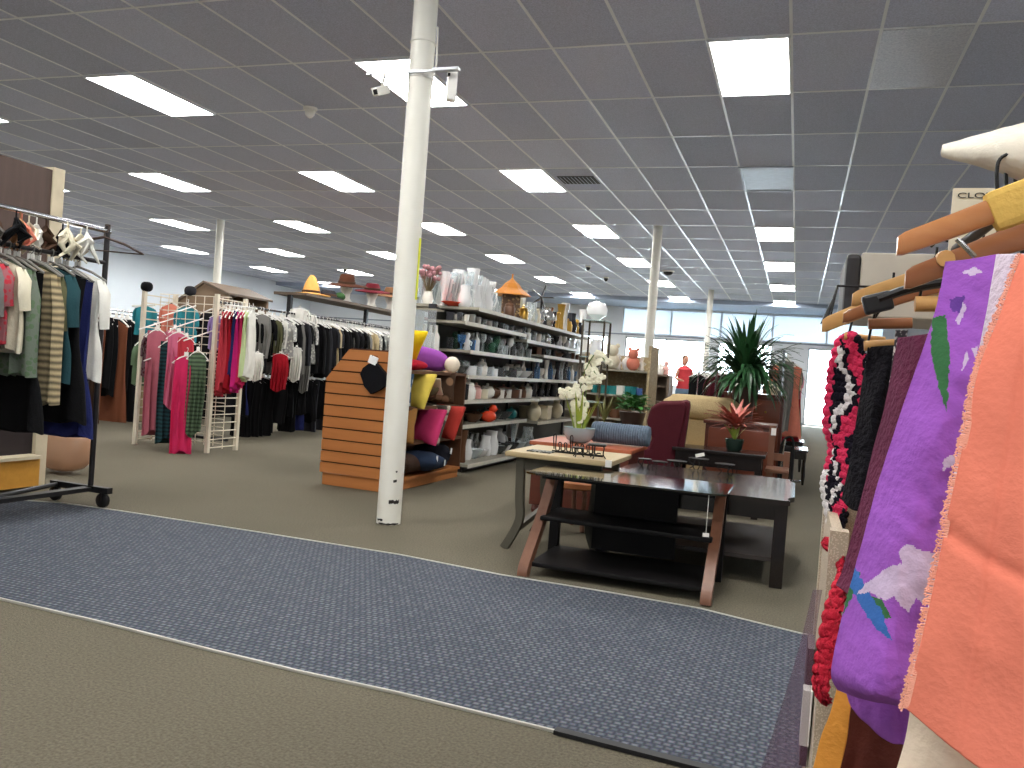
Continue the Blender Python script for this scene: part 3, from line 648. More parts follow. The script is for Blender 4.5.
MB().prism([(-.66, 1.43), (.06, 1.85), (.54, 1.70), (.54, 1.73), (.06, 1.885), (-.66, 1.465)], 1.15, Matrix.Translation((0, .56, 0)) @ Matrix.Rotation(PI/2, 4, 'X')).build('slanted_top', m_shelfw, ws_)

# ------------------------------------------------------------------ slatwall pillow stand
m_slat = mat('orange_oak_slatwall', (186, 120, 66), rough=.5, kind='wood', rgb2=(164, 102, 52), scale=8)
m_groove = mat('dark_groove', (70, 40, 22), rough=.8)
A = PZ(319, 484, 0).to_2d(); Cn = PZ(390, 494, 0).to_2d(); Rr = PZ(459, 477, 0).to_2d()
st = thing('slatwall_stand', 'orange slatwall display stand stacked with pillows beside the pole', 'display stand', (Cn.x, Cn.y, 0))
d = (Cn-A); Wd = d.length; ang = math.atan2(d.y, d.x)
mtx = Matrix.Translation((A.x-Cn.x, A.y-Cn.y, 0)) @ Matrix.Rotation(ang, 4, 'Z') @ Matrix.Rotation(PI/2, 4, 'X')
def clip_slat(z0, z1):
    def xl(z): return 0 if z < .84 else (z-.84)/.25*.2
    def xr(z): return Wd
    pts = [(xl(z0), z0)]; pts += [(xr(z0), z0)]
    if z0 < .84 < z1: pts += [(Wd, .84)]
    pts += [(xr(z1), z1), (xl(z1), z1)]
    if z0 < .84 < z1: pts += [(0, .84)]
    return pts
ep = MB(); ep.prism(clip_slat(.1, 1.09), .012, mtx @ Matrix.Translation((0, 0, -.02)))
eo = ep.build('slat_backer', m_groove, st)
for i in range(11):
    z0 = .1+i*.09; z1 = min(1.09, z0+.079)
    MB().prism(clip_slat(z0, z1), .014, mtx @ Matrix.Translation((0, 0, -.008))).build('slat_board', m_slat, st)
MB().prism([(0.02, 0.002), (Wd-.02, 0.002), (Wd-.02, .095), (.02, .095)], .02, mtx @ Matrix.Translation((0, 0, -.03))).build('plinth', m_slat, st)
sa = math.atan2((Rr-Cn).y, (Rr-Cn).x)
# side shelves: local frame along Cn->Rr
sd = thing_sd = None
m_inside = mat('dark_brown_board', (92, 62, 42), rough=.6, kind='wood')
Ls = (Rr-Cn).length
def S(u, v, z): # u along side, v inward (left)
    e = (Rr-Cn).normalized(); nn = Vector((-e.y, e.x)); p = e*u+nn*v; return Vector((p.x, p.y, z))
def sbox(u0, u1, v0, v1, z0, z1, nm, m, bev=0):
    c = S((u0+u1)/2, (v0+v1)/2, (z0+z1)/2); MB().box(c, (u1-u0, v1-v0, z1-z0), rz=sa, bev=bev).build(nm, m, st)
SHZ = (.10, .38, .66, .95)
for i, z in enumerate(SHZ):
    MB().prism([S(u, v, 0).to_2d() for u, v in ((.04, .0), (Ls, .0), (Ls, .46), (.30, .46))], .025, Matrix.Translation((0, 0, z-.025))).build('shelf', m_slat if i == 0 else m_inside, st)
MB().prism([S(u, v, 0).to_2d() for u, v in ((.05, .02), (Ls, .02), (Ls, .44), (.30, .44))], .071, Matrix.Translation((0, 0, .002))).build('plinth', m_slat, st)
sbox(.32, Ls, .46, .49, .1, 1.02, 'back_board', m_inside)
sbox(Ls-.02, Ls, .0, .46, .1, .95, 'far_side_panel', m_inside)
m_pilT = mat('tag_white', (240, 240, 238), rough=.6)
def pillow(loc, d, rz, ry, m, lab, nm='throw_pillow', rx=0, p=.75):
    mb = MB(); t = bmesh.new(); bmesh.ops.create_uvsphere(t, u_segments=32, v_segments=20, radius=1)
    ax = sorted(range(3), key=lambda k: d[k]); bolster = d[ax[0]] > .7*d[ax[1]]
    for v in t.verts:
        x, y, z = v.co
        if bolster:
            x = math.copysign(abs(x)**.5, x); q = (x, y, z); nn = 1+.07*noise.noise(v.co*2.5+Vector((loc[0]*5, 0, 0))); v.co = Vector([q[k]*nn for k in range(3)])
            w_ = [0, 0, 0]; w_[ax[2]] = v.co.x*d[ax[2]]/2; w_[ax[1]] = v.co.y*d[ax[1]]/2; w_[ax[0]] = v.co.z*d[ax[0]]/2
        else:
            h = math.hypot(x, y); k = 1/max(abs(x), abs(y), 1e-4)*h if h > 1e-4 else 1
            k = 1+(k-1)*min(1, h)*.92; x *= k; y *= k; e = max(abs(x), abs(y)); pin = 1+.10*(abs(x*y)-.4)*e
            z = math.copysign(abs(z)**.85, z)*(1+.12*noise.noise(Vector((x*1.6, y*1.6, z+loc[0]*5)))); x *= pin; y *= pin
            w_ = [0, 0, 0]; w_[ax[2]] = x*d[ax[2]]/2; w_[ax[1]] = y*d[ax[1]]/2; w_[ax[0]] = z*d[ax[0]]/2
        v.co = Vector(w_)
    mb._add(t); o = mb.build(nm, m, None, True, ang=80); o.location = loc; o.rotation_euler = (rx, ry, rz)
    return tag(o, lab, 'pillow', 'pillows on the slatwall stand')
def SW(u, v, z): return S(u, v, z)+Vector((Cn.x, Cn.y, 0))
mw = fab
pillow(SW(.70, .14, .95+.11), (.50, .20, .19), sa-.55, .12, mw('purple_plush', (146, 74, 160)), 'purple plush bolster cushion lying on the top of the pillow stand')
o = MB().ball((0, 0, 0), .07, 1, .8, 1).build('plush_ball', fab('cream_plush', (226, 214, 196)), None, True, SW(.80, -.09, 1.02)); tag(o, 'round cream plush ball at the end of the purple cushion', 'plush toy')
pillow(SW(.40, .14, .95+.20), (.30, .24, .13), sa+.9, .9, mw('yellow_plush', (236, 196, 30)), 'yellow plush cushion on top of the stand beside the pole')
pillow(SW(.40, .10, .95+.045), (.2, .2, .09), sa, 0, mw('crimson_cloth', (176, 30, 50)), 'crimson cushion squashed under the purple one')
pillow(SW(.42, .34, .95+.07), (.3, .22, .13), sa, 0, mw('brown_plush', (96, 70, 56)), 'brown fuzzy cushion at the back of the stand top')
pillow(SW(.22, .16, .66+.14), (.12, .32, .26), sa+.2, .2, mw('blue_white_print', (206, 210, 214), rgb2=(58, 88, 120), kind='print', scale=14), 'blue and white patterned pillow on the upper shelf by the pole')
pillow(SW(.46, .06, .66+.13), (.11, .30, .30), sa-.35, .4, mw('yellow_cloth', (214, 190, 84)), 'yellow pillow standing on the upper shelf')
pillow(SW(.66, .12, .66+.11), (.26, .28, .13), sa+.5, .3, mw('tan_floral', (150, 128, 96), rgb2=(92, 80, 58), kind='print', scale=12), 'tan floral pillow slumped on the upper shelf')
pillow(SW(.62, .02, .66+.17), (.28, .2, .04), sa+.3, .5, mw('cream_cloth', (222, 210, 186)), 'cream folded cloth edge over the tan floral pillow', 'folded_cloth')
pillow(SW(.98, .10, .66+.17), (.12, .28, .28), sa+.3, .3, mw('brown_floral', (150, 118, 92), rgb2=(70, 52, 40), kind='print', scale=10), 'brown floral pillow at the far end of the upper shelf')
pillow(SW(.24, .12, .38+.13), (.16, .32, .28), sa+.3, .3, mw('golden_brown_fur', (150, 108, 58)), 'golden brown furry pillow on the middle shelf by the pole')
pillow(SW(.60, .0, .38+.12), (.11, .34, .30), sa-.5, .3, mw('hot_pink_cloth', (204, 62, 112)), 'hot pink pillow leaning out from the middle shelf')
pillow(SW(.76, .04, .38+.13), (.10, .34, .34), sa-.5, .3, mw('grey_floral', (176, 166, 148), rgb2=(82, 78, 70), kind='print', scale=14), 'grey floral pillow behind the hot pink one')
pillow(SW(1.0, .02, .38+.14), (.12, .36, .30), sa-.45, .35, mw('brick_red_cloth', (176, 58, 50)), 'brick red pillow at the far end of the middle shelf')
pillow(SW(.34, .14, .1+.10), (.30, .34, .18), sa, .1, mw('dark_brown_plush', (62, 46, 38)), 'dark brown cushion on the bottom shelf by the pole')
o = pillow(SW(.62, .06, .1+.10), (.42, .36, .17), sa+.2, .1, mw('navy_denim', (44, 56, 78)), 'navy denim cushion with white tags on the bottom shelf')
for q in ((.1, -.19, .0), (-.12, -.17, .03)): MB().box(q, (.05, .01, .05), rz=.3).build('price_tag', m_pilT, o)
o = pillow(SW(.98, .12, .1+.13), (.2, .34, .2), sa, .2, mw('black_plush', (34, 34, 42)), 'black cushion at the far end of the bottom shelf')
MB().box((0, -.18, .04), (.05, .01, .05), rz=.3).build('price_tag', m_pilT, o)
# black knit hung on slat panel
tt = thing('hanging_pouch', 'black knitted pouch hung on the front of the slatwall stand', 'pouch', mtx @ Vector((Wd*.70, .99, .03)) + Vector((Cn.x, Cn.y, 0)), ang)
mb = MB(); tt.scale = (1.2,)*3; mb.prism([(-.085, -.08), (-.05, -.155), (0, -.20), (.06, -.17), (.11, -.13), (.09, -.06), (.02, -.0), (-.03, -.01), (-.07, -.04)], .035, Matrix.Rotation(PI/2, 4, 'X')); mb.build('knit_body', fab('black_knit', (16, 16, 20), bump=.8), tt)
MB().box((0, -.03, .015), (.06, .012, .05), ry=.3).build('price_tag', m_pilT, tt)
MB().rod((0, .02, .04), (0, -.04, .045), .004).build('peg_hook', m_chrome, tt)

# ------------------------------------------------------------------ glassware shelving
m_gs = mat('shelf_steel_cream', (158, 153, 138), rough=.45, var=.05)
m_rail = mat('price_rail_cream', (206, 202, 188), rough=.4)
m_gsd = mat('shelf_back_olive', (52, 52, 46), rough=.6)
XF = -2.98; DEP = .42; XBk = XF-DEP; YA, YM, YE = 7.38, 9.75, 12.4
gs = thing('glassware_shelving', 'long cream steel gondola shelving full of glassware', 'shelving', (XBk, YA, 0))
def G(a, b_, nm, m, bev=0): MB().b2((a[0]-XBk, a[1]-YA, a[2]), (b_[0]-XBk, b_[1]-YA, b_[2]), bev).build(nm, m, gs)
G((XBk-.03, YA, .05), (XBk, YE, 1.58), 'back_panel', m_gsd)
for y in (YA, YM, YE): G((XBk-.04, y-.02, .002), (XBk+.03, y+.02, 1.6), 'upright', m_dark)
SH = [(1.60, YA+.15, YE, .0), (1.445, YA-.1, 9.15, -.03), (1.385, 9.15, YE-.1, -.02), (1.175, YA, YM, 0), (1.235, YM+.05, YE-.1, 0), (.935, YA, YE, 0), (.695, YA-.1, YM, .0), (.705, YM+.02, YE-1, 0), (.455, YA-.1, 9.3, 0), (.405, YM, YE-.8, 0), (.085, YA-.05, YE, .08)]
for z, y0, y1, ex in SH:
    G((XBk, y0, z-.025), (XF+ex, y1, z), 'shelf', m_gs)
    G((XF+ex, y0, z-.035), (XF+ex+.006, y1, z+.002), 'price_rail', m_rail)
G((XBk, YA, .002), (XF, YE, .058), 'kick_plate', m_dark)
# the second face (far side) upper shelf of same gondola
G((XBk-.45, YA, 1.575), (XBk-.01, YE, 1.60), 'shelf', m_gs)
G((XBk-.40, YA, .002), (XBk-.03, YE, .3), 'far_base', m_gsd)
for z in (.6, .95, 1.3): G((XBk-.40, YA, z-.02), (XBk-.03, YE, z), 'shelf', m_gs)

g_clear = glass('clear_glass', (232, 238, 240), .16); g_white = glass('milky_glass', (250, 250, 250), .68); g_blue = glass('blue_glass', (90, 140, 190), .35); g_green = glass('green_glass', (70, 130, 100), .4); g_pink = glass('pink_glass', (230, 170, 180), .35); g_amber = glass('amber_glass', (180, 110, 50), .4); g_smoke = glass('smoky_glass', (90, 92, 96), .4)
c_white = mat('white_china', (232, 228, 220), rough=.2, var=.04); c_cream = mat('cream_china', (214, 204, 178), rough=.3); c_brown = mat('brown_pottery', (98, 66, 46), rough=.35); c_blue = mat('blue_china', (76, 104, 158), rough=.25)
c_red = mat('red_orange_ceramic', (222, 70, 40), rough=.25); c_dark = mat('dark_ceramic', (38, 38, 44), rough=.25); c_pink = mat('pink_china', (222, 170, 160), rough=.3); c_teal = mat('teal_ceramic', (48, 130, 130), rough=.3); m_silver = mat('silver_plate', (190, 190, 188), rough=.25, metal=.9); m_gold = mat('brass', (190, 150, 70), rough=.3, metal=.9)
def LM(name, prof, n=14): return MB().lathe(prof, n=n).mesh(name, g_clear, True, 50)
K = {
 'tall_vase': LM('v', [(.035, 0), (.04, .01), (.035, .05), (.03, .15), (.045, .28), (.05, .30), (.045, .295), (.026, .15), (.03, .03), (.001, .02)]),
 'flute_vase': LM('v', [(.045, 0), (.045, .008), (.012, .02), (.012, .06), (.03, .16), (.055, .33), (.05, .33), (.025, .16), (.001, .08)]),
 'wine_glass': LM('v', [(.034, 0), (.034, .004), (.004, .01), (.004, .085), (.03, .11), (.038, .14), (.033, .185), (.031, .185), (.034, .14), (.001, .095)]),
 'tumbler': LM('v', [(.03, 0), (.032, .005), (.037, .11), (.034, .11), (.028, .012), (.001, .012)]),
 'glass_bowl': LM('v', [(.04, 0), (.04, .008), (.07, .03), (.1, .08), (.096, .08), (.065, .035), (.001, .015)], 18),
 'bottle': LM('v', [(.035, 0), (.037, .01), (.037, .13), (.014, .17), (.013, .22), (.017, .225), (.001, .226)]),
 'lidded_jar': LM('v', [(.05, 0), (.055, .01), (.058, .09), (.045, .105), (.048, .115), (.04, .13), (.012, .14), (.015, .155), (.001, .165)]),
 'candlestick': LM('v', [(.045, 0), (.045, .01), (.015, .025), (.01, .05), (.018, .07), (.009, .1), (.016, .15), (.025, .17), (.02, .18), (.001, .18)]),
 'round_vase': LM('v', [(.035, 0), (.05, .02), (.07, .07), (.06, .12), (.03, .15), (.035, .18), (.031, .18), (.001, .14)]),
 'goblet': LM('v', [(.035, 0), (.035, .006), (.008, .015), (.008, .05), (.035, .075), (.042, .14), (.039, .14), (.03, .08), (.001, .065)]),
}
def handled(nm, prof, h0, h1, R_):
    mb = MB(); mb.lathe(prof, n=14); mb.tube([(R_*.8, 0, h1), (R_*1.5, 0, h1-.005), (R_*1.7, 0, (h0+h1)/2), (R_*1.4, 0, h0), (R_*.8, 0, h0)], .006, 6)
    return mb.mesh(nm, g_clear, True, 50)
K['mug'] = handled('mug', [(.035, 0), (.038, .005), (.04, .095), (.036, .095), (.034, .012), (.001, .012)], .025, .075, .038)
K['pitcher'] = handled('pitcher', [(.05, 0), (.06, .02), (.065, .08), (.045, .15), (.05, .2), (.046, .2), (.04, .15), (.001, .03)], .05, .17, .055)
mb = MB(); mb.lathe([(.04, 0), (.07, .03), (.075, .07), (.05, .11), (.02, .118), (.012, .125), (.015, .14), (.001, .145)], n=16); mb.tube([(-.065, 0, .05), (-.1, 0, .07), (-.12, 0, .11)], [.018, .012, .009], 8); mb.tube([(.06, 0, .1), (.11, 0, .1), (.115, 0, .05), (.07, 0, .035)], .007, 6); K['teapot'] = mb.mesh('teapot', c_white, True, 50)
mb = MB(); mb.lathe([(.11, 0), (.11, .004), (.07, .016), (.001, .018)], n=22); m_ = mb.mesh('plate', c_white, True); m_.transform(Matrix.Translation((0, 0, .11)) @ Matrix.Rotation(-1.35, 4, 'Y')); K['standing_plate'] = m_
mb = MB(); mb.lathe([(.03, 0), (.04, .015), (.028, .05), (.035, .09), (.018, .115), (.022, .125), (.03, .15), (.022, .175), (.001, .182)], n=12); mb.tube([(.02, 0, .1), (.05, 0, .08), (.04, 0, .05)], .009, 6); mb.tube([(-.02, 0, .1), (-.05, 0, .085), (-.03, -.02, .06)], .009, 6); K['figurine'] = mb.mesh('figurine', c_white, True, 60)
mb = MB(); mb.box((0, 0, .05), (.13, .09, .1), bev=.008); mb.box((0, 0, .104), (.134, .094, .012)); K['trinket_box'] = mb.mesh('trinket_box', c_white)
mb = MB(); mb.lathe([(.07, 0), (.07, .02), (.072, .1), (.068, .1), (.066, .02), (.001, .02)], n=20); K['casserole'] = mb.mesh('cass', c_white, True, 50)
KN = {k: k.replace('_', ' ') for k in K}
MN = {'clear': g_clear, 'milky': g_white, 'blue glass': g_blue, 'green glass': g_green, 'pink glass': g_pink, 'amber glass': g_amber, 'smoky glass': g_smoke, 'white': c_white, 'cream': c_cream, 'brown': c_brown, 'blue': c_blue, 'red': c_red, 'dark': c_dark, 'pale pink': c_pink, 'teal': c_teal, 'silver': m_silver, 'brass': m_gold}
def ware(k, mn, loc, s, where, group, rz=None):
    o = inst(k, K[k], MN[mn], None, loc, random.random()*6 if rz is None else rz, s)
    return tag(o, '%s %s %s' % (mn, KN[k], where), KN[k].split()[-1], group)
def shelf_fill(z, y0, y1, x0, x1, n, kinds, mats, smin, smax, where, group, rows=2, hmax=9):
    out = []
    for i in range(n):
        y = y0+(y1-y0)*(i+.5)/n; k = random.choice(kinds); mn = random.choice(mats)
        r = i % rows; x = x1-(x1-x0)*(r+.5)/rows+random.uniform(-.01, .01)
        s = random.uniform(smin, smax); h = max(v.co.z for v in K[k].vertices)
        s = min(s, hmax/h)
        out.append(ware(k, mn, (x, y, z+.001), s, where, group))
    finish_labels(out, 'from near end'); return out
glassy = ['clear', 'clear', 'clear', 'milky', 'clear']
XA = XF-.06; XB2 = XF-.36
# top: tall clear vases on near end and middle
shelf_fill(1.60, YA+.20, 8.35, XBk-.38, XF-.05, 60, ['tall_vase', 'flute_vase', 'tall_vase', 'pitcher', 'flute_vase'], ['milky', 'clear', 'milky', 'milky', 'clear'], .85, 1.25, 'on the top of the glassware shelving', 'vases on top of the glassware shelving', 3)
shelf_fill(1.60, 9.35, 12.2, XBk+.05, XF-.05, 34, ['round_vase', 'lidded_jar', 'candlestick', 'tall_vase', 'figurine', 'bottle', 'pitcher'], ['milky', 'clear', 'dark', 'cream', 'white', 'silver', 'amber glass', 'brass'], 1.0, 1.55, 'on the far half of the top shelf', 'ornaments on top of the glassware shelving', 2)
t = thing('serving_dish', 'red oval dish at the near end of the shelving top', 'dish', (XBk+.12, YA+.22, 1.601)); MB().lathe([(.05, 0), (.1, .03), (.12, .04), (.11, .04), (.001, .01)], n=20, sy=1.5).build('dish_body', c_red, t, True)
# shelf 1.445 near (stemware) & 1.385
shelf_fill(1.175, YA+.05, YM-.05, XB2, XA, 32, ['wine_glass', 'goblet', 'tumbler', 'bottle', 'figurine'], ['clear', 'milky', 'clear', 'green glass', 'blue glass', 'smoky glass'], .95, 1.15, 'on the third shelf of the near section', 'glassware on the third shelf', 2, .2)
shelf_fill(1.445, YA+.0, 9.1, XB2, XA-.03, 20, ['tumbler', 'mug', 'trinket_box'], ['smoky glass', 'dark', 'clear', 'white'], .7, .9, 'on the shelf just under the top, near section', 'small things just under the top shelf', 2, .11)
shelf_fill(1.385, 9.3, 12.1, XB2, XA, 28, ['tumbler', 'mug', 'figurine', 'lidded_jar', 'goblet'], ['white', 'clear', 'milky', 'silver', 'dark'], .9, 1.1, 'on the shelf just under the top, far section', 'small things under the top shelf, far section', 2, .16)
shelf_fill(1.235, YM+.15, 12.1, XB2, XA, 18, ['trinket_box', 'glass_bowl', 'tumbler'], ['dark', 'clear', 'brown', 'smoky glass'], .7, .9, 'on the third shelf of the far section', 'glassware on the third shelf, far section', 2, .11)
shelf_fill(.935, YA+.05, YM, XB2, XA, 30, ['glass_bowl', 'casserole', 'goblet', 'wine_glass', 'lidded_jar', 'casserole'], ['clear', 'clear', 'milky', 'smoky glass', 'white'], .8, 1.1, 'on the fourth shelf, near section', 'glass on the fourth shelf', 2, .19)
shelf_fill(.935, YM+.05, 12.2, XB2, XA, 26, ['bottle', 'tall_vase', 'bottle', 'goblet'], ['dark', 'smoky glass', 'blue glass', 'white', 'milky', 'clear'], .8, 1.1, 'on the fourth shelf, far section', 'bottles on the fourth shelf', 2, .25)
shelf_fill(.695, YA+.02, YM-.05, XB2, XA, 27, ['mug', 'casserole', 'lidded_jar', 'mug', 'teapot'], ['white', 'pale pink', 'cream', 'white', 'cream', 'brown'], .9, 1.15, 'on the fifth shelf of the near section', 'china on the fifth shelf', 2, .19)
shelf_fill(.705, YM+.1, 11.2, XB2, XA, 9, ['tall_vase', 'pitcher', 'lidded_jar'], ['brown', 'milky', 'green glass', 'dark'], .7, .9, 'on the fifth shelf of the far section', 'vases on the fifth shelf', 2, .2)
ware('mug', 'dark', (XA, YA+.02, .696), 1.6, 'with white rings at the near end of the fifth shelf', 'china on the fifth shelf'); ware('lidded_jar', 'white', (XA-.02, YA+.22, .696), 1.25, 'big, near end of the fifth shelf', 'china on the fifth shelf')
shelf_fill(.455, YA+.45, 9.2, XB2, XA, 9, ['casserole', 'teapot', 'glass_bowl'], ['dark', 'teal', 'brown', 'smoky glass'], .9, 1.15, 'on the sixth shelf of the near section', 'dishes on the sixth shelf', 2, .2)
shelf_fill(.455, YA+.0, YA+.3, XB2, XA, 3, ['mug', 'casserole'], ['pale pink', 'cream'], .6, .7, 'at the near end of the sixth shelf', 'dishes on the sixth shelf', 1)
shelf_fill(.405, YM+.1, 11.4, XB2, XA, 6, ['round_vase', 'trinket_box', 'casserole'], ['white', 'milky', 'cream', 'white'], 1.3, 1.7, 'on the sixth shelf of the far section', 'pots on the sixth shelf, far section', 2, .25)
shelf_fill(.085, YA+.3, 9.9, XB2, XA+.04, 24, ['glass_bowl', 'flute_vase', 'pitcher', 'round_vase', 'glass_bowl'], ['clear', 'milky', 'clear', 'smoky glass'], 1.0, 1.35, 'on the bottom shelf', 'glass on the bottom shelf', 2, .33)
ware('tall_vase', 'brown', (XA+.02, YA+.08, .087), 1.05, 'dark and tall at the near end of the bottom shelf', 'glass on the bottom shelf')
# red duck ornament
t = thing('duck_ornament', 'glossy red orange duck ornament on the sixth shelf', 'ornament', (XA+.02, YA+.75, .456), 1.2)
MB().ball((0, 0, .06), .08, 1.25, .8, .75).build('duck_body', c_red, t, True); MB().ball((.06, 0, .14), .045).tube([(.09, 0, .14), (.13, 0, .135)], [.02, .008], 8).build('duck_head', c_red, t, True)
# pagoda house with orange roof
t = thing('pagoda_birdhouse', 'ornate birdhouse with pointed orange roof on the shelving top', 'ornament', (XF-.15, PX(513, 305, XF-.12).y, 1.601), .4)
t.scale = (1.35,)*3
MB().b2((-.1, -.1, 0), (.1, .1, .02)).b2((-.075, -.075, .02), (.075, .075, .2), .0).build('house_walls', mat('gold_filigree', (160, 130, 84), rough=.5, kind='print', rgb2=(84, 58, 36), scale=40), t)
mb = MB(); mb.lathe([(.17, .19), (.16, .2), (.09, .25), (.06, .29), (.02, .32), (.001, .34)], n=6); mb.tube([(0, 0, .33), (0, 0, .37)], .008)
mb.build('pointed_roof', mat('orange_roof', (204, 130, 50), rough=.5), t)
ybh = PX(513, 305, XF-.12).y
for i, y in enumerate((ybh-.22, ybh+.26)): ware('lidded_jar', 'brass' if i else 'brown', (XF-.08, y, 1.601), 1.1, 'beside the orange roofed birdhouse, %s side' % ('far' if i else 'near'), 'ornaments on top of the glassware shelving')
# windmill like black ornament
t = thing('pinwheel_ornament', 'dark metal pinwheel ornament on the shelving top', 'ornament', (XF-.15, PX(541, 310, XF-.15).y, 1.601))
t.scale = (1.3,)*3
mb = MB().tube([(0, 0, 0), (0, 0, .28)], .01).lathe([(.06, 0), (.06, .012), (.01, .02)], n=14)
mb.build('stand_rod', m_rk, t)
mb = MB()
for i in range(5): a = i*2*PI/5; mb.bar((0, 0, .28), (math.cos(a)*.12, .0, .28+math.sin(a)*.12), .045, .008)
mb.build('blades', m_rk, t)
# floral bunch & sphere
def flowers(loc, cs, lab, R_=.12, h=.22, pot=None, cat='flowers', seed=1):
    r = random.Random(seed); t = thing('dried_flowers', lab, cat, loc)
    MB().lathe([(.04, 0), (.06, .05), (.04, .12), (.045, .13), (.001, .12)], n=14).build('vase', pot or c_white, t, True)
    stem = MB(); hd = MB()
    for i in range(30):
        a = r.random()*6.28; rr_ = R_*r.random()**.5; z = h+r.random()*R_*1.2
        stem.tube([(0, 0, .1), (math.cos(a)*rr_, math.sin(a)*rr_, z)], .003, 4); hd.ball((math.cos(a)*rr_, math.sin(a)*rr_, z), .018+.012*r.random(), n=6)
    stem.build('stems', fab('stem_brown', (110, 96, 70)), t); hd.build('flower_heads', cs, t)
flowers((XBk-.12, YA+.12, 1.601), fab('dusty_rose_flowers', (196, 140, 150), rgb2=(120, 92, 84), scale=30), 'dusty pink dried flowers at the near end of the shelving top', .11, .24)
o = MB().ball((0, 0, .07), .075, n=12).build('pom_pom', fab('black_violet_fluff', (34, 26, 48), bump=1), None, True, (XBk-.33, YA+.15, 1.601)); tag(o, 'dark violet fluffy ball ornament next to the pole on the shelving top', 'ornament')
# acrylic display box at near end
t = thing('acrylic_display_case', 'clear acrylic display case on the near end of the shelving', 'display case', (PY(430, 322, 7.2).x, 7.2, 1.12))
MB().b2((-.11, -.09, .0), (.10, .09, .015)).b2((-.11, -.09, .40), (.10, .09, .415)).build('case_ends', m_gs, t)
MB().b2((-.11, -.09, .015), (.10, -.084, .40)).b2((-.11, -.09, .015), (-.104, .09, .40)).build('case_panes', g_clear, t)
MB().b2((-.11, -.09, -1.118), (.10, .09, 0)).build('pedestal', mat('brown_pedestal', (110, 88, 70), rough=.5), t)
for i, x in enumerate((-.08, .02, .1)): ware('bottle', 'white', (PY(430, 322, 7.2).x+x*.7, 7.2, 1.137), 1.1, ('left', 'middle', 'right')[i]+' one inside the acrylic display case', 'bottles in the display case')

# ------------------------------------------------------------------ etagere and shelves further back
m_brz = mat('bronze_metal', (70, 60, 48), rough=.45, metal=.5)
ex, ey = -1.97, 8.3
et = thing('etagere_stand', 'tall narrow bronze and glass etagere behind the orchid', 'shelf stand', (ex, ey, 0))
for sx in (-.12, .1):
    for sy in (-.14, .14): MB().b2((sx-.009, sy-.009, 0.002), (sx+.009, sy+.009, 1.58)).build('upright', m_brz, et)
for z in (.3, .75, 1.2, 1.57): MB().b2((-.13, -.15, z), (.11, .15, z+.012)).build('glass_shelf', glass('shelf_glass', (200, 220, 215), .3), et)
o = MB().lathe([(.03, 0), (.03, .01), (.1, .06), (.11, .12), (.08, .18), (.001, .2)], n=18).build('glass_globe', g_white, None, True, (ex-.02, ey, 1.583)); tag(o, 'round milky glass globe on top of the bronze etagere', 'ornament')
ware('pitcher', 'milky', (ex, ey-.02, 1.213), .9, 'on the upper shelf of the bronze etagere', 'glass on the etagere')
m_peg = mat('tan_pegboard', (196, 178, 142), rough=.7, kind='print', rgb2=(178, 158, 122), scale=30)
es = thing('pegboard_shelving', 'tan pegboard shelving unit just right of the etagere', 'shelving', (-2.05, 9.9, 0))
MB().b2((-.35, .38, .05), (.4, .41, 1.3)).build('pegboard', m_peg, es); MB().b2((.38, -.2, .002), (.41, .38, 1.42)).build('side_panel', m_peg, es); MB().b2((-.38, -.2, .002), (-.35, .38, 1.3)).build('side_panel', m_peg, es)
for z in (.25, .54, .82, 1.12): MB().b2((-.35, -.2, z-.02), (.38, .38, z)).build('shelf', m_gs, es)
for z, nn, kk, mm in ((.82, 6, ['mug', 'trinket_box', 'casserole'], ['teal', 'teal', 'white', 'brown', 'blue']), (1.12, 7, ['figurine', 'round_vase', 'lidded_jar'], ['white', 'pale pink', 'milky', 'silver']), (.54, 5, ['casserole', 'mug'], ['cream', 'white', 'brown']), (.25, 4, ['casserole', 'round_vase'], ['brown', 'cream'])):
    out = []
    for i in range(nn): out.append(ware(random.choice(kk), random.choice(mm), (-2.05-.26+.55*i/(nn-1), 9.8+random.uniform(-.05, .05), z+.001), 1.0, 'on the %s of the tan pegboard shelving' % {.82: 'second shelf', 1.12: 'top shelf', .54: 'third shelf', .25: 'lowest shelf'}[z], 'things on the pegboard shelving'))
    finish_labels(out, 'from the left')
def plush(loc, cs, s, lab):
    t = thing('plush_toy', lab, 'plush toy', loc); m = fab('plush_'+cs.replace(' ', '_'), COL[cs])
    MB().ball((0, 0, .1*s), .1*s, 1, .8, 1.05).build('plush_body', m, t, True); MB().ball((0, -.02, .24*s), .08*s).ball((-.06*s, 0, .31*s), .03*s, n=8).ball((.06*s, 0, .31*s), .03*s, n=8).build('plush_head', m, t, True)
plush((-1.85, 9.72, 1.121), 'salmon', .8, 'salmon pink plush toy on the top of the pegboard shelving'); plush((-2.1, 9.72, 1.121), 'cream', .9, 'cream plush toy beside the salmon one'); plush((-2.3, 9.72, 1.121), 'grey', .7, 'grey plush toy at the left end of the pegboard top')
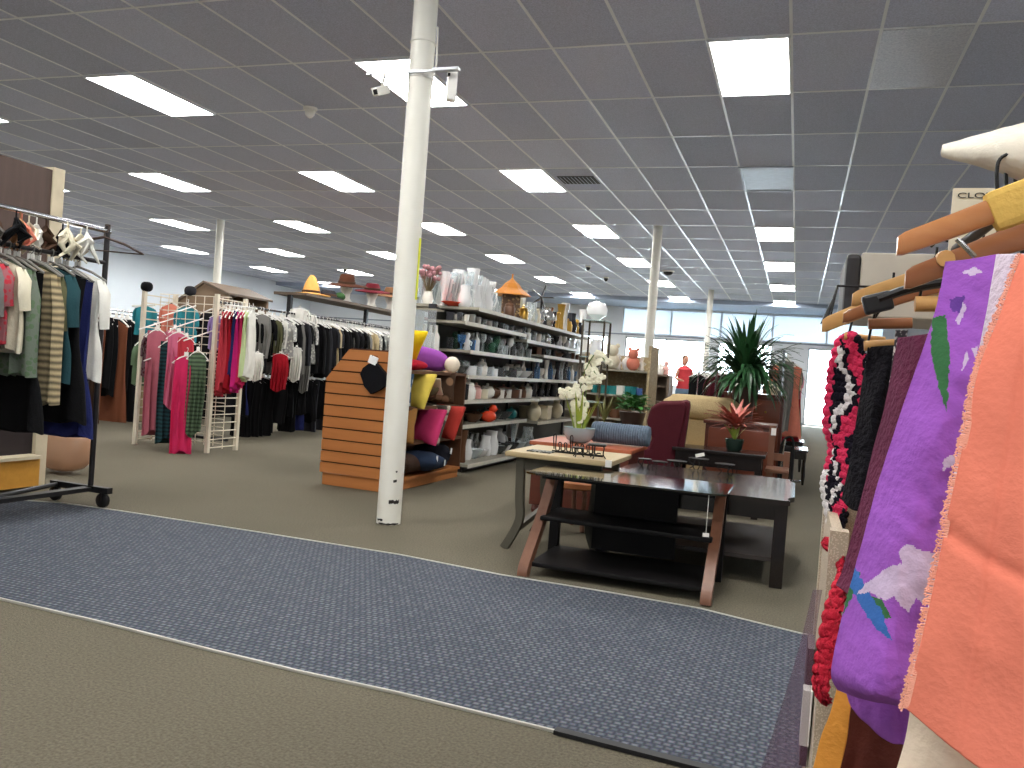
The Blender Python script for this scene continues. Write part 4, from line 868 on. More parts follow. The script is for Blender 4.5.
# further shelves + racks behind (centre)
def low_shelf(name, x, y, w, d_, h, lab, m, fill=True):
    t = thing(name, lab, 'shelving', (x, y, 0))
    MB().b2((-w/2, d_/2-.03, .02), (w/2, d_/2, h)).build('back_panel', m, t)
    for s in (-1, 1): MB().b2((s*w/2-.02, -d_/2, .002), (s*w/2+.02, d_/2, h+.02)).build('side_panel', m, t)
    for i in range(4): MB().b2((-w/2+.02, -d_/2, .08+i*h/4), (w/2-.02, d_/2-.03, .1+i*h/4)).build('shelf', m, t)
    MB().b2((-w/2, -d_/2-.02, h), (w/2, d_/2, h+.03)).build('top_board', m, t)
    return h+.031
mwd = mat('reddish_wood', (110, 66, 48), rough=.4, kind='wood', rgb2=(82, 46, 34))
h_ = low_shelf('low_bookcase', -2.62, 15.4, .8, .5, 1.12, 'brown low bookcase behind the middle pole', m_shelfw)
for i in range(7): ware(random.choice(['round_vase', 'lidded_jar', 'pitcher', 'figurine']), random.choice(['white', 'dark', 'silver', 'pale pink']), (-2.95+i*.11, 15.3, h_), 1.4, 'on the brown low bookcase behind the middle pole, %s from left' % ORD[i], 'ornaments on the low bookcase')
h_ = low_shelf('low_bookcase', -3.6, 13.6, 1.1, .5, 1.35, 'cream bookcase crowded with white ornaments right of the glassware shelving', m_gs)
for i in range(9): ware(random.choice(['round_vase', 'tall_vase', 'pitcher', 'figurine', 'flute_vase']), random.choice(['white', 'milky', 'white', 'silver', 'clear']), (-4.05+i*.11, 13.5, h_), 1.3, 'on the cream bookcase top, %s from left' % ORD[i], 'ornaments on the cream bookcase')
rack_frame('clothes_rack', 'far clothes rack under the bright window', -3.4, 17.5, 21.5, (1.5,))
row_fill(-3.4, 17.6, 21.4, 1.5, 18, ['top', 'jacket', 'dress'], [BK, 'charcoal', 'maroon', 'brown', 'grey', 'navy'], 'on the far rack under the bright window', 'clothes on the far rack', 'from near end', rnd=.3)
rack_frame('clothes_rack', 'far clothes rack of dark red clothes behind the person', -1.9, 17.0, 20.5, (1.3,))
row_fill(-1.9, 17.1, 20.4, 1.3, 18, ['top', 'dress', 'pants'], ['maroon', BK, 'brown', 'charcoal', 'rust'], 'on the dark rack behind the person', 'clothes behind the person', 'from near end', rnd=.3)
# pink clothing rack along right aisle
rack_frame('clothes_rack', 'long rack of pink and pale clothes beside the far aisle', -.17, 9.8, 21.0, (1.45,))
row_fill(-.15, 10.6, 20.8, 1.45, 50, ['top', 'jacket', 'dress', 'scarf', 'dress'], ['coral red', 'hot pink', 'light pink', 'grey', 'maroon', 'salmon', 'sage', 'dusty pink', 'beige', 'red', 'light pink', 'white', 'dark teal'], 'on the long pink rack by the aisle', 'clothes on the long pink rack', 'from near end', rnd=.3)
rack_frame('clothes_rack', 'rack of pink and red tops left of the spider plant', -1.1, 12.2, 15.5, (1.25,))
row_fill(-1.1, 12.3, 15.4, 1.25, 14, ['top', 'dress'], ['hot pink', 'coral red', 'lilac', 'grey', 'navy', 'maroon'], 'on the rack left of the spider plant', 'tops left of the spider plant', 'from near end', rnd=.3)
rack_frame('clothes_rack', 'dark rack seen between the pole and the gridwall in the far left', -9.0, 15, 20, (1.5,))
row_fill(-9.0, 15.1, 19.9, 1.5, 20, ['top', 'jacket'], [BK, 'grey', 'charcoal', 'white'], 'on the far left back rack', 'clothes on the far left back rack', 'from near end')

# ------------------------------------------------------------------ person far away
def person(px, Y):
    p = PY(px, 380, Y); t = thing('person', 'person in a red sleeveless top and denim shorts standing by a far rack', 'person', (p.x, p.y, 0), .5)
    me = bpy.data.meshes.new('body')
    V = [(0, 0, .92), (0, 0, 1.1), (0, 0, 1.3), (0, 0, 1.42), (0, -.02, 1.5), (.1, 0, .88), (.11, .0, .48), (.11, .02, .08), (.12, -.12, .03), (-.1, 0, .88), (-.12, -.02, .48), (-.13, .0, .08), (-.13, -.14, .03),
         (.17, 0, 1.38), (.24, -.03, 1.12), (.22, -.22, .98), (.21, -.29, .96), (-.17, 0, 1.38), (-.25, -.05, 1.14), (-.2, -.28, 1.1), (-.19, -.36, 1.11)]
    E_ = [(0, 1), (1, 2), (2, 3), (3, 4), (0, 5), (5, 6), (6, 7), (7, 8), (0, 9), (9, 10), (10, 11), (11, 12), (3, 13), (13, 14), (14, 15), (15, 16), (3, 17), (17, 18), (18, 19), (19, 20)]
    Rd = [.16, .14, .15, .09, .05, .1, .065, .04, .035, .1, .065, .04, .035, .06, .043, .032, .03, .06, .043, .032, .03]
    me.from_pydata(V, E_, []); o = bpy.data.objects.new('body', me); C.objects.link(o); o.parent = t
    sk = o.modifiers.new('skin', 'SKIN'); 
    for i, sv in enumerate(me.skin_vertices[0].data): sv.radius = (Rd[i], Rd[i]*.85); sv.use_root = (i == 0)
    o.modifiers.new('sub', 'SUBSURF').levels = 2; o.modifiers['sub'].render_levels = 2; me.materials.append(mat('skin', (196, 140, 116), rough=.5))
    hd = MB().ball((0, -.02, 1.62), .095, .82, .95, 1.2, 16).ball((0, -.12, 1.61), .014, 1, 1, 1.5, 6).ball((-.08, -.02, 1.61), .02, .4, 1, 1.4, 6).ball((.08, -.02, 1.61), .02, .4, 1, 1.4, 6)
    hd.build('head', MC['skin'], t, True)
    MB().ball((-.033, -.105, 1.635), .009, n=6).ball((.033, -.105, 1.635), .009, n=6).build('eyes', m_black, t); MB().box((0, -.106, 1.56), (.035, .008, .006)).build('mouth', mat('lip', (150, 70, 66)), t)
    MB().ball((0, .015, 1.655), .104, .9, .95, 1.05, 16).ball((0, .06, 1.56), .07, 1, .7, 1.2).build('hair', fab('grey_brown_hair', (110, 84, 68)), t, True)
    MB().lathe([(.185, .84), (.19, .95), (.165, 1.1), (.18, 1.3), (.2, 1.38), (.12, 1.46), (.08, 1.47)], n=20, sy=.75).build('sleeveless_top', fab('red_top', (204, 70, 76)), t, True)
    s = MB().lathe([(.19, .78), (.195, .86), (.17, .96)], n=20, sy=.75)
    for q in (-.1, .1): s.lathe([(.105, .58), (.105, .84)], (q, 0, 0), 14)
    s.build('denim_shorts', fab('light_denim', (120, 150, 176)), t, True)
    for q in (-.2, .21):
        f_ = MB(); bx0 = (q, -.30 if q > 0 else -.37, .955 if q > 0 else 1.11)
        for i in range(4): f_.tube([Vector(bx0)+Vector((-.025+i*.017, 0, 0)), Vector(bx0)+Vector((-.025+i*.018, -.05-.01*(i in (1, 2)), -.01)), Vector(bx0)+Vector((-.025+i*.018, -.07-.01*(i in (1, 2)), -.035))], [.009, .008, .006], 6)
        f_.tube([Vector(bx0)+Vector((-.02, .03, 0)), Vector(bx0)+Vector((-.045, 0, -.01)), Vector(bx0)+Vector((-.045, -.025, -.025))], [.01, .009, .007], 6); f_.build('fingers', MC['skin'], t, True)
person(684, 21.5)
#PART2
# ------------------------------------------------------------------ furniture cluster
m_blk = mat('black_stained_wood', (24, 17, 16), rough=.25, spec=.5, coat=.35)
m_blkm = mat('matt_black_board', (15, 13, 14), rough=.55, spec=.2)
m_bwood = mat('brown_leg_wood', (124, 84, 62), rough=.4, kind='woodz', rgb2=(96, 62, 46), scale=10)
m_tan = mat('worn_tan_wood', (178, 160, 122), rough=.5, kind='wood', rgb2=(150, 130, 94), scale=10)
m_green_leg = mat('weathered_dark_leg', (72, 68, 56), rough=.6, kind='woodz', scale=12)
m_orange = mat('orange_brown_wood', (178, 96, 62), rough=.35, kind='wood', rgb2=(150, 74, 46), scale=6)
m_redw = mat('reddish_mahogany', (96, 46, 32), rough=.3, kind='wood', rgb2=(66, 30, 22), scale=6, coat=.3)
m_wire = mat('black_wire', (18, 16, 16), rough=.5, metal=.3)
m_tag = mat('paper_tag', (232, 228, 220), rough=.8)
def bez(pts, n=8):
    out = []
    P = [Vector(p) for p in pts]
    for i in range(len(P)-1):
        p0 = P[max(i-1, 0)]; p1 = P[i]; p2 = P[i+1]; p3 = P[min(i+2, len(P)-1)]
        for k in range(n):
            t = k/n; out.append(.5*((2*p1)+(-p0+p2)*t+(2*p0-5*p1+4*p2-p3)*t*t+(-p0+3*p1-3*p2+p3)*t**3))
    out.append(P[-1]); return out
def ribbon_solid(mb, pts, w, t, wdir):   # sweep a rectangle of width w along wdir
    wd = Vector(wdir).normalized(); pr = None
    for i, p in enumerate(pts):
        d = (pts[min(i+1, len(pts)-1)]-pts[max(i-1, 0)]).normalized(); nn = d.cross(wd).normalized()
        q = [mb.bm.verts.new(p+wd*w/2*a+nn*t/2*b) for a, b in ((-1, -1), (1, -1), (1, 1), (-1, 1))]
        if pr:
            for k in range(4): mb.bm.faces.new((pr[k], pr[(k+1) % 4], q[(k+1) % 4], q[k]))
        else: mb.bm.faces.new(q[::-1])
        pr = q
    mb.bm.faces.new(pr); return mb
# TV stand
tx0, tx1, tf, tbk = -1.25, -.27, 4.0, 4.36
tv = thing('glass_top_tv_stand', 'black two shelf TV stand with dark glass top and curved brown legs', 'tv stand', ((tx0+tx1)/2, (tf+tbk)/2, 0))
hw = (tx1-tx0)/2; hd = (tbk-tf)/2
hw_tv = hw
gl = mat('black_glass', (12, 14, 18), rough=.05, spec=.8, coat=1)
mb = MB(); mt = Matrix.Translation((0, 0, .497)); mb.prism([(-hw, -hd-.03), (-hw+.06, -hd-.07), (hw-.06, -hd-.07), (hw, -hd-.03), (hw, hd+.06), (-hw, hd+.06)], .009, mt); mb.build('glass_top', gl, tv)
yc = (tf+tbk)/2
for z, y0 in ((.255, 4.06), (.045, 3.93)):
    MB().b2((-hw+.06, y0-yc, z), (hw-.06, 4.42-yc, z+.022), .006).build('shelf', m_blkm, tv)
for s in (-1, 1):
    xx = s*(hw-.05)
    pts = bez([(xx, 4.30-yc, .492), (xx, 4.27-yc, .43), (xx, 4.15-yc, .28), (xx, 4.0-yc, .14), (xx, 3.90-yc, .05), (xx, 3.88-yc, 0.002)], 6)
    ribbon_solid(MB(), pts, .05, .052, (1, 0, 0)).build('curved_leg', m_bwood, tv)
    MB().b2((xx-.025, 4.38-yc, .002), (xx+.025, 4.43-yc, .49)).build('rear_leg', m_blkm, tv)
MB().b2((-.22, 4.36-yc, .087), (.22, 4.40-yc, .49)).build('back_post', m_blkm, tv)
MB().b2((-hw+.06, 4.05-yc, .47), (hw-.06, 4.07-yc, .494)).build('top_frame', m_blkm, tv)
# coffee table (right)
cx0, cx1, cy0, cy1, ch = -1.0, .03, 4.40, 5.52, .455
ct = thing('coffee_table', 'dark glossy wooden coffee table with lower shelf, right of the tv stand', 'table', ((cx0+cx1)/2, (cy0+cy1)/2, 0))
hw = (cx1-cx0)/2; hd = (cy1-cy0)/2
poly = []
for sx, sy in ((-1, -1), (1, -1), (1, 1), (-1, 1)):
    cor = [(sx*hw, sy*(hd-.10)), (sx*(hw-.025), sy*(hd-.07)), (sx*(hw-.03), sy*(hd-.03)), (sx*(hw-.05), sy*(hd-.0))]
    poly += cor if sx*sy > 0 else cor[::-1]
poly2 = poly[:]; 
mb = MB()
ps = []
for sx, sy in ((-1, -1), (1, -1), (1, 1), (-1, 1)):
    ps.append((sx, sy))
poly = [(-hw+.05, -hd), (hw-.07, -hd), (hw-.02, -hd+.015), (hw-.035, -hd+.06), (hw-.03, -hd+.12), (hw, -hd+.2), (hw, hd-.2), (hw-.03, hd-.12), (hw-.035, hd-.06), (hw-.02, hd-.015), (hw-.07, hd), (-hw+.05, hd), (-hw+.02, hd-.06), (-hw, hd-.2), (-hw, -hd+.2), (-hw+.02, -hd+.06)]
mb.prism(poly, .026, Matrix.Translation((0, 0, ch-.026))); mb.build('tabletop', m_blk, ct)
for sx in (-1, 1):
    for sy in (-1, 1): MB().b2((sx*(hw-.06)-.032, sy*(hd-.06)-.032, .002), (sx*(hw-.06)+.032, sy*(hd-.06)+.032, ch-.026), .004).build('leg', m_blk, ct)
MB().b2((-hw+.06, -hd+.04, ch-.11), (hw-.06, -hd+.06, ch-.028)).b2((-hw+.06, hd-.06, ch-.11), (hw-.06, hd-.04, ch-.028)).b2((hw-.06, -hd+.06, ch-.11), (hw-.04, hd-.06, ch-.028)).b2((-hw+.04, -hd+.06, ch-.11), (-hw+.06, hd-.06, ch-.028)).build('apron', m_blk, ct)
MB().b2((-hw+.04, -hd+.05, .13), (hw-.04, hd-.05, .15)).build('lower_shelf', mat('grey_brown_shelf', (56, 50, 48), rough=.4, spec=.4), ct)
# tan end table
ax0, ax1, ay0, ay1, ah = -1.53, -.92, 4.42, 5.02, .553
ea = thing('end_table', 'worn tan topped end table with dark splayed legs behind the tv stand', 'table', ((ax0+ax1)/2, (ay0+ay1)/2, 0))
hw = (ax1-ax0)/2; hd = (ay1-ay0)/2
MB().b2((-hw, -hd, ah-.03), (hw, hd, ah), .008).build('tabletop', m_tan, ea)
MB().b2((-hw+.06, -hd+.05, ah-.10), (hw-.06, -hd+.07, ah-.03)).b2((-hw+.06, hd-.07, ah-.10), (hw-.06, hd-.05, ah-.03)).build('apron', m_green_leg, ea)
for sx in (-1, 1):
    for sy in (-1, 1):
        pts = bez([(sx*(hw-.08), sy*(hd-.06), ah-.03), (sx*(hw-.09), sy*(hd-.06), .3), (sx*(hw-.10), sy*(hd-.05), .16), (sx*(hw-.03), sy*(hd-.03), .002)], 5)
        ribbon_solid(MB(), pts, .04, .045, (0, 1, 0)).build('leg', m_green_leg, ea)
    MB().bar((sx*(hw-.095), -hd+.06, .12), (sx*(hw-.095), hd-.06, .17), .03, .03).build('stretcher', m_green_leg, ea)
# wire word ornament
def wire_curve(pts, r, nm, lab, loc, rz=0, cat='ornament', group=None, base=None):
    t = thing(nm, lab, cat, loc, rz, group); MB().tube(bez(pts, 5), r, 5).build('wire_scroll', m_wire, t, True)
    if base: MB().b2(*base).build('base_bar', m_wire, t)
    return t
sp = []
for i in range(9):
    x = -.13+i*.033; h_ = .075 if i in (0, 3) else (.035 if i < 8 else -.0)
    sp += [(x, 0, .02), (x-.008, .004, .02+h_), (x+.008, 0, .02+h_*1.05), (x+.012, -.004, .018)]
t = wire_curve(sp, .0035, 'wire_scroll_sign', 'black wire scrollwork stand on the tan end table', (-1.17, 4.62, ah+.001), .0, base=((-.14, -.004, 0), (.16, .004, .012)))
def candle_holder(loc, lab, s=1):
    t = thing('candle_holder', lab, 'candle holder', loc)
    MB().lathe([(.038*s, .055*s), (.04*s, .06*s), (.036*s, .064*s), (.001, .062*s)], n=16).build('candle_plate', m_wire, t)
    mb = MB()
    for a in range(3):
        c_, s_ = math.cos(a*2.09+.4), math.sin(a*2.09+.4)
        mb.tube(bez([(c_*.012*s, s_*.012*s, .058*s), (c_*.03*s, s_*.03*s, .05*s), (c_*.028*s, s_*.028*s, .02*s), (c_*.04*s, s_*.04*s, .004)], 4), .0035, 5)
    mb.build('wire_legs', m_wire, t, True)
candle_holder((-1.02, 4.50, ah+.001), 'black wire candle holder at the near right corner of the tan table', 1.3)
candle_holder((-1.12, 4.47, ah+.001), 'black wire candle holder beside the scrollwork stand on the tan table', .9)
MB().box((hw-.01, -hd-.012, ah-.01), (.035, .003, .04), rz=.2, rx=.2).build('price_tag', m_tag, ea)
o = MB().b2((-.07, -.05, 0), (.07, .05, .006)).build('patterned_coaster', mat('grey_silver_mosaic', (150, 150, 146), rgb2=(60, 62, 60), kind='print', scale=60), None, False, (-1.36, 4.56, ah+.001)); tag(o, 'grey patterned tile lying on the left of the tan table', 'tile')
t = MB().rod((hw_tv-.08, 3.95-yc, .32), (hw_tv-.08, 3.95-yc, .50), .0015, 4).build('tag_string', m_tag, tv); MB().box((hw_tv-.08, 3.95-yc, .31), (.03, .002, .018), rz=.3).build('price_tag', m_tag, t)
# black wire stools/holders on coffee table
def wire_stand(loc, s, lab, rz=0):
    t = thing('wire_candle_stand', lab, 'candle stand', loc, rz, 'black wire candle stands on the coffee table')
    MB().lathe([(.045*s, .07), (.048*s, .075), (.001, .075)], n=16).build('round_plate', m_wire, t)
    mb = MB()
    for sx in (-1, 1):
        mb.tube(bez([(sx*.03*s, 0, .07), (sx*.045*s, 0, .05), (sx*.02*s, 0, .03), (sx*.04*s, 0, .004)], 5), .003, 5)
        mb.tube(bez([(sx*.01, .03*s, .07), (sx*.02, .04*s, .03), (sx*.01, .035*s, .004)], 5), .003, 5)
    mb.build('scroll_legs', m_wire, t, True)
    if 'white tag' in lab: MB().box((0, -.02, .095), (.06, .004, .022), rz=-.1, ry=.3).build('price_tag', m_tag, t)
for i, (px, py, s, lab) in enumerate(((644, 471, .9, 'black wire candle stand at the far left of the dark coffee table'), (659, 474, 1.0, 'second black wire candle stand from left on the coffee table'), (676, 473, 1.3, 'wide black wire candle stand near the middle of the coffee table'), (698, 470, 1.4, 'low black wire stand with a slanted white tag on the coffee table'), (724, 476, 1.3, 'rightmost black wire candle stand on the coffee table'))):
    p = PZ(px, py, ch); wire_stand((p.x, p.y, ch+.001), s, lab, i)
# chest with orange top
cb = thing('wooden_chest', 'orange brown topped chest under the rolled grey blanket', 'chest', (-1.42, 6.0, 0))
MB().b2((-.36, -.34, .49), (.38, .32, .52), .008).build('lid', m_orange, cb); MB().b2((-.34, -.31, .06), (.36, .30, .49), .006).build('chest_body', m_redw, cb)
for sx in (-.3, .32):
    for sy in (-.28, .27): MB().lathe([(.02, .002), (.03, .03), (.025, .06)], (sx, sy, 0), 10).build('foot', m_redw, cb)
# stool
so = thing('footstool', 'small round footstool with orange brown cushion under the tan end table', 'stool', (-1.30, 5.32, 0))
MB().lathe([(.14, .27), (.155, .28), (.16, .31), (.14, .335), (.001, .345)], n=24).build('seat', mat('orange_brown_leather', (176, 112, 70), rough=.4), so, True)
for i in range(4):
    a = i*PI/2+.5; MB().tube(bez([(math.cos(a)*.11, math.sin(a)*.11, .28), (math.cos(a)*.14, math.sin(a)*.14, .2), (math.cos(a)*.11, math.sin(a)*.11, .08), (math.cos(a)*.14, math.sin(a)*.14, .002)], 4), .016, 8).build('cabriole_leg', m_bwood, so, True)
# rolled blanket
bl = thing('rolled_blanket', 'rolled grey blue ribbed blanket lying on the wooden chest', 'blanket', (-1.20, 6.04, .523))
bl.scale = (.92, .8, .8)
mb = MB(); prof = [(.02, -.235), (.085, -.23)]
for i in range(47): z = -.22+i*.0096; prof.append((.092+(.006 if i % 2 else 0), z))
prof += [(.085, .232), (.02, .235)]
mb.lathe(prof, (0, 0, .10), 20, 'X'); mb.build('ribbed_roll', fab('slate_ribbed_wool', (108, 122, 138), rgb2=(78, 92, 106), scale=30), bl, True)
MB().lathe([(.04, 0), (.06, .012)], (-.243, 0, .10), 16, 'X').build('roll_end', fab('slate_dark', (60, 70, 80)), bl)
# orchid in blue bowl
def orchid(loc):
    t = thing('potted_orchid', 'white orchid arrangement in pale blue bowl on the wooden chest', 'orchid', loc)
    MB().lathe([(.05, 0), (.085, .02), (.11, .06), (.115, .11), (.107, .11), (.1, .08), (.001, .07)], n=24).build('bowl', glass('pale_blue_bowl', (168, 184, 188), .7, .2), t, True)
    r = random.Random(5); lf = MB()
    for i in range(16):
        a = r.random()*6.28; lf.leaf((math.cos(a)*.03, math.sin(a)*.03, .07), (math.cos(a)*.35, math.sin(a)*.35, 1), .2+.14*r.random(), .012, .07)
    lf.build('leaves', mat('yellow_green_leaf', (150, 168, 60), rough=.45, var=.3, scale=6), t)
    st_ = MB(); fl_ = MB()
    for (bx, by, ex_, h_) in ((-.01, 0, .16, .62), (.02, .02, .11, .50), (.0, -.02, -.10, .36), (0, .02, -.04, .26)):
        cur = bez([(bx, by, .07), (bx*1.2, by, h_*.7), (ex_*.5, by-.02, h_*1.05), (ex_, by-.05, h_*.98)], 8); st_.tube(cur, .004, 5)
        for j in range(6, len(cur), 2):
            for k in range(2):
                c_ = cur[j]+Vector((r.uniform(-.035, .035), r.uniform(-.035, .035), r.uniform(-.05, .02)))
                for q in range(5):
                    a = q*2*PI/5+r.random(); fl_.ball(c_+Vector((math.cos(a)*.014, -.008, math.sin(a)*.014)), .014, 1, .35, 1, 6)
    st_.build('flower_stem', mat('green_stem', (96, 120, 60)), t); fl_.build('blossoms', mat('cream_petals', (236, 232, 208), rough=.6), t)
orchid((-1.47, 5.86, .523))
# wing chair
wc = thing('wing_chair', 'burgundy upholstered wing chair seen from the side behind the coffee table', 'armchair', (-1.08, 7.0, 0), -PI/2+.12)
wc.scale = (.95, .78, .96); wc.location.x = -1.03
m_bur = fab('burgundy_velvet', (74, 22, 32), rough=.7, bump=.2)
mb = MB(); mb.prism([(-.30, .10), (.20, .10), (.22, .35), (.17, .5), (.23, .86), (.19, .90), (-.05, .88), (-.14, .83), (-.17, .70), (-.10, .58), (-.13, .50), (-.28, .46), (-.31, .3)], .07, Matrix.Translation((-.27, 0, 0)) @ Matrix.Rotation(PI/2, 4, 'Z') @ Matrix.Rotation(PI/2, 4, 'X'))
me = mb.mesh('w', m_bur); 
o = inst('wing_side', me, parent=wc); bv = o.modifiers.new('b', 'BEVEL'); bv.width = .025; bv.segments = 3
o = inst('wing_side', me, parent=wc, loc=(.55, 0, 0)); bv = o.modifiers.new('b', 'BEVEL'); bv.width = .025; bv.segments = 3
MB().box((.04, .19, .58), (.56, .1, .66), rx=-.08, bev=.05).build('backrest', m_bur, wc, True); MB().box((.04, -.06, .33), (.46, .5, .16), bev=.04).build('seat_cushion', m_bur, wc, True)
MB().box((.04, -.02, .18), (.5, .48, .16), bev=.02).build('seat_base', m_bur, wc)
for sx in (-.2, .28):
    for sy in (-.25, .2): MB().tube([(sx, sy, .1), (sx, sy, .002)], [.022, .014], 8).build('leg', m_redw, wc, True)
# tan overstuffed chair
ac = thing('overstuffed_armchair', 'tan burlap coloured overstuffed armchair with thick rolled back beside the burgundy chair', 'armchair', (-.80, 8.02, 0), .45)
ac.scale = (.92, .92, .97)
m_bl = fab('tan_burlap', (196, 174, 132), rgb2=(170, 148, 108), scale=60, bump=.6)
def soft(mb, c, d, seed=0, sm=.12):
    t = bmesh.new(); bmesh.ops.create_uvsphere(t, u_segments=20, v_segments=14, radius=1)
    for v in t.verts:
        q = Vector([math.copysign(abs(x)**.6, x) for x in v.co]); q *= 1+sm*noise.noise(v.co*1.7+Vector((seed, 0, 0))); v.co = Vector((q.x*d[0]/2, q.y*d[1]/2, q.z*d[2]/2))
    t.transform(Matrix.Translation(c)); mb._add(t); return mb
soft(MB(), (0, .2, .60), (.78, .3, .52), 1).build('backrest', m_bl, ac, True); soft(MB(), (.0, .12, .82), (.80, .36, .24), 2).build('head_roll', m_bl, ac, True)
soft(MB(), (0, -.08, .27), (.66, .6, .34), 3).build('seat_cushion', m_bl, ac, True)
for s in (-1, 1): soft(MB(), (s*.36, -.06, .36), (.22, .66, .46), 4+s).build('arm_rest', m_bl, ac, True)
MB().b2((-.36, -.3, .002), (.36, .3, .12)).build('base', m_shelfw, ac)
# potted green plant on stand, dried plant
m_leaf = mat('green_leaf', (62, 118, 52), rough=.4, var=.3, scale=8, spec=.5); m_dleaf = mat('deep_green_leaf', (40, 78, 44), rough=.35, var=.35, scale=6, spec=.5)
m_pot = mat('dark_pot', (60, 44, 38), rough=.4)
def plant_stand(t, h_, r_=.11):
    mb = MB().lathe([(r_, h_-.015), (r_, h_), (.001, h_)], n=16)
    for i in range(3): a = i*2.09; mb.rod((math.cos(a)*r_*.8, math.sin(a)*r_*.8, h_-.01), (math.cos(a)*r_*1.2, math.sin(a)*r_*1.2, .002), .01, 6)
    mb.build('plant_stand', m_wire, t)
pp = thing('potted_plant', 'bushy bright green potted plant behind the burgundy chair in front of the middle pole', 'plant', (-1.42, 7.62, 0))
plant_stand(pp, .55); MB().lathe([(.07, .552), (.09, .56), (.12, .7), (.125, .71), (.11, .71), (.001, .69)], n=18).build('pot', m_pot, pp, True)
lf = MB(); r = random.Random(8)
for i in range(150):
    a = r.random()*6.28; el = r.uniform(.1, 1.3); rr_ = r.uniform(.04, .17); c_ = Vector((math.cos(a)*math.cos(el)*rr_, math.sin(a)*math.cos(el)*rr_, .72+math.sin(el)*rr_))
    lf.leaf(c_, (math.cos(a), math.sin(a), r.uniform(-.1, .9)), r.uniform(.06, .1), r.uniform(.022, .032), .2, n=4)
lf.build('foliage', m_leaf, pp)
sn = thing('potted_plant', 'spiky brown green plant in a pot left of the bushy green one', 'plant', (-1.62, 7.35, 0))
plant_stand(sn, .5); MB().lathe([(.06, .502), (.09, .6), (.085, .61), (.001, .6)], n=16).build('pot', m_pot, sn, True); lf = MB()
for i in range(26): a = r.random()*6.28; lf.leaf((0, 0, .6), (math.cos(a)*.4, math.sin(a)*.4, 1), r.uniform(.18, .3), .01, .03)
lf.build('foliage', mat('olive_leaf', (104, 104, 58), rough=.5, var=.3), sn)
# dark bench
bn = thing('dark_sofa_table', 'dark brown low table holding the bromeliad, behind the coffee table', 'table', (-.56, 6.85, 0))
MB().b2((-.34, -.22, .475), (.37, .22, .505), .006).build('tabletop', m_blk, bn); MB().b2((-.31, -.19, .37), (.34, -.17, .475)).b2((-.31, .17, .37), (.34, .19, .475)).b2((-.31, -.19, .37), (-.29, .19, .475)).b2((.32, -.19, .37), (.34, .19, .475)).build('apron', m_blk, bn)
for sx in (-.29, .32):
    for sy in (-.17, .17): MB().b2((sx-.025, sy-.025, .002), (sx+.025, sy+.025, .475)).build('leg', m_blk, bn)
# dresser
dr = thing('brown_cabinet', 'reddish brown wooden cabinet behind the bromeliad with shiny top', 'cabinet', (-.44, 7.62, 0))
MB().b2((-.31, -.24, .68), (.30, .24, .71), .006).build('cabinet_top', m_redw, dr); MB().b2((-.29, -.22, .06), (.28, .22, .68)).build('cabinet_body', m_redw, dr)
for i in range(2):
    q = MB().b2((-.26+i*.27, -.235, .12), (-.01+i*.27, -.22, .65), .004).build('cabinet_door', mat('red_panel', (112, 56, 36), rough=.3, kind='wood', coat=.3), dr); MB().ball((-.04+i*.08, -.25, .38), .012, n=8).build('knob', m_gold, q)
for sx in (-.27, .26):
    for sy in (-.2, .2): MB().b2((sx-.02, sy-.02, .002), (sx+.02, sy+.02, .06)).build('foot', m_redw, dr)
# bromeliad
br = thing('potted_bromeliad', 'red pink bromeliad plant in dark green pot on the low dark table', 'plant', (-.44, 6.82, .506))
MB().lathe([(.05, 0), (.06, .01), (.075, .09), (.07, .095), (.001, .085)], n=18).build('pot', mat('dark_green_glaze', (34, 50, 42), rough=.25), br, True)
g1 = MB(); g2 = MB()
for i in range(16): a = r.random()*6.28; g1.leaf((0, 0, .08), (math.cos(a)*.6, math.sin(a)*.6, 1), r.uniform(.12, .18), .015, .1)
for i in range(80): a = r.random()*6.28; g2.leaf((0, 0, .17+.08*r.random()), (math.cos(a), math.sin(a), r.uniform(.1, 1.4)), r.uniform(.16, .27), .02, .12)
g1.tube([(0, 0, .06), (0, 0, .19)], .012); g1.build('green_leaves', mat('lime_leaf', (150, 170, 70), rough=.4, var=.3), br); g2.build('red_leaves', mat('rose_leaf', (198, 92, 88), rough=.45, rgb2=(120, 96, 66), scale=5), br)
# spider plant
spn = thing('spider_plant', 'very large dark green arching plant in a tall dark pot by the aisle', 'plant', (-.48, 8.3, 0))
MB().lathe([(.14, .002), (.14, .02), (.05, .04), (.05, .63), (.13, .66), (.13, .68), (.001, .68)], n=20).build('pedestal', m_redw, spn, True)
MB().lathe([(.07, .682), (.09, .7), (.11, .98), (.13, 1.02), (.11, 1.02), (.001, 1.0)], n=20).build('pot', m_pot, spn, True)
g1 = MB()
for i in range(300):
    a = r.random()*6.28; el = r.uniform(.15, 1.5) ; L_ = r.uniform(.38, .62)
    zc = 1.03+r.random()*.2
    g1.leaf((math.cos(a)*.03, math.sin(a)*.03, zc), (math.cos(a)*math.cos(el), math.sin(a)*math.cos(el), math.sin(el)*1.0), L_, r.uniform(.018, .032), r.uniform(.12, .46)*(1.2-el*.45), n=7)
for i in range(14):
    a = r.random()*6.28; g1.leaf((0, 0, 1.18), (math.cos(a)*.25, math.sin(a)*.25, 1), r.uniform(.38, .52), .014, .05, n=6)
g1.tube([(0, 0, .99), (0, 0, 1.24)], [.03, .02]); g1.build('foliage', m_dleaf, spn)
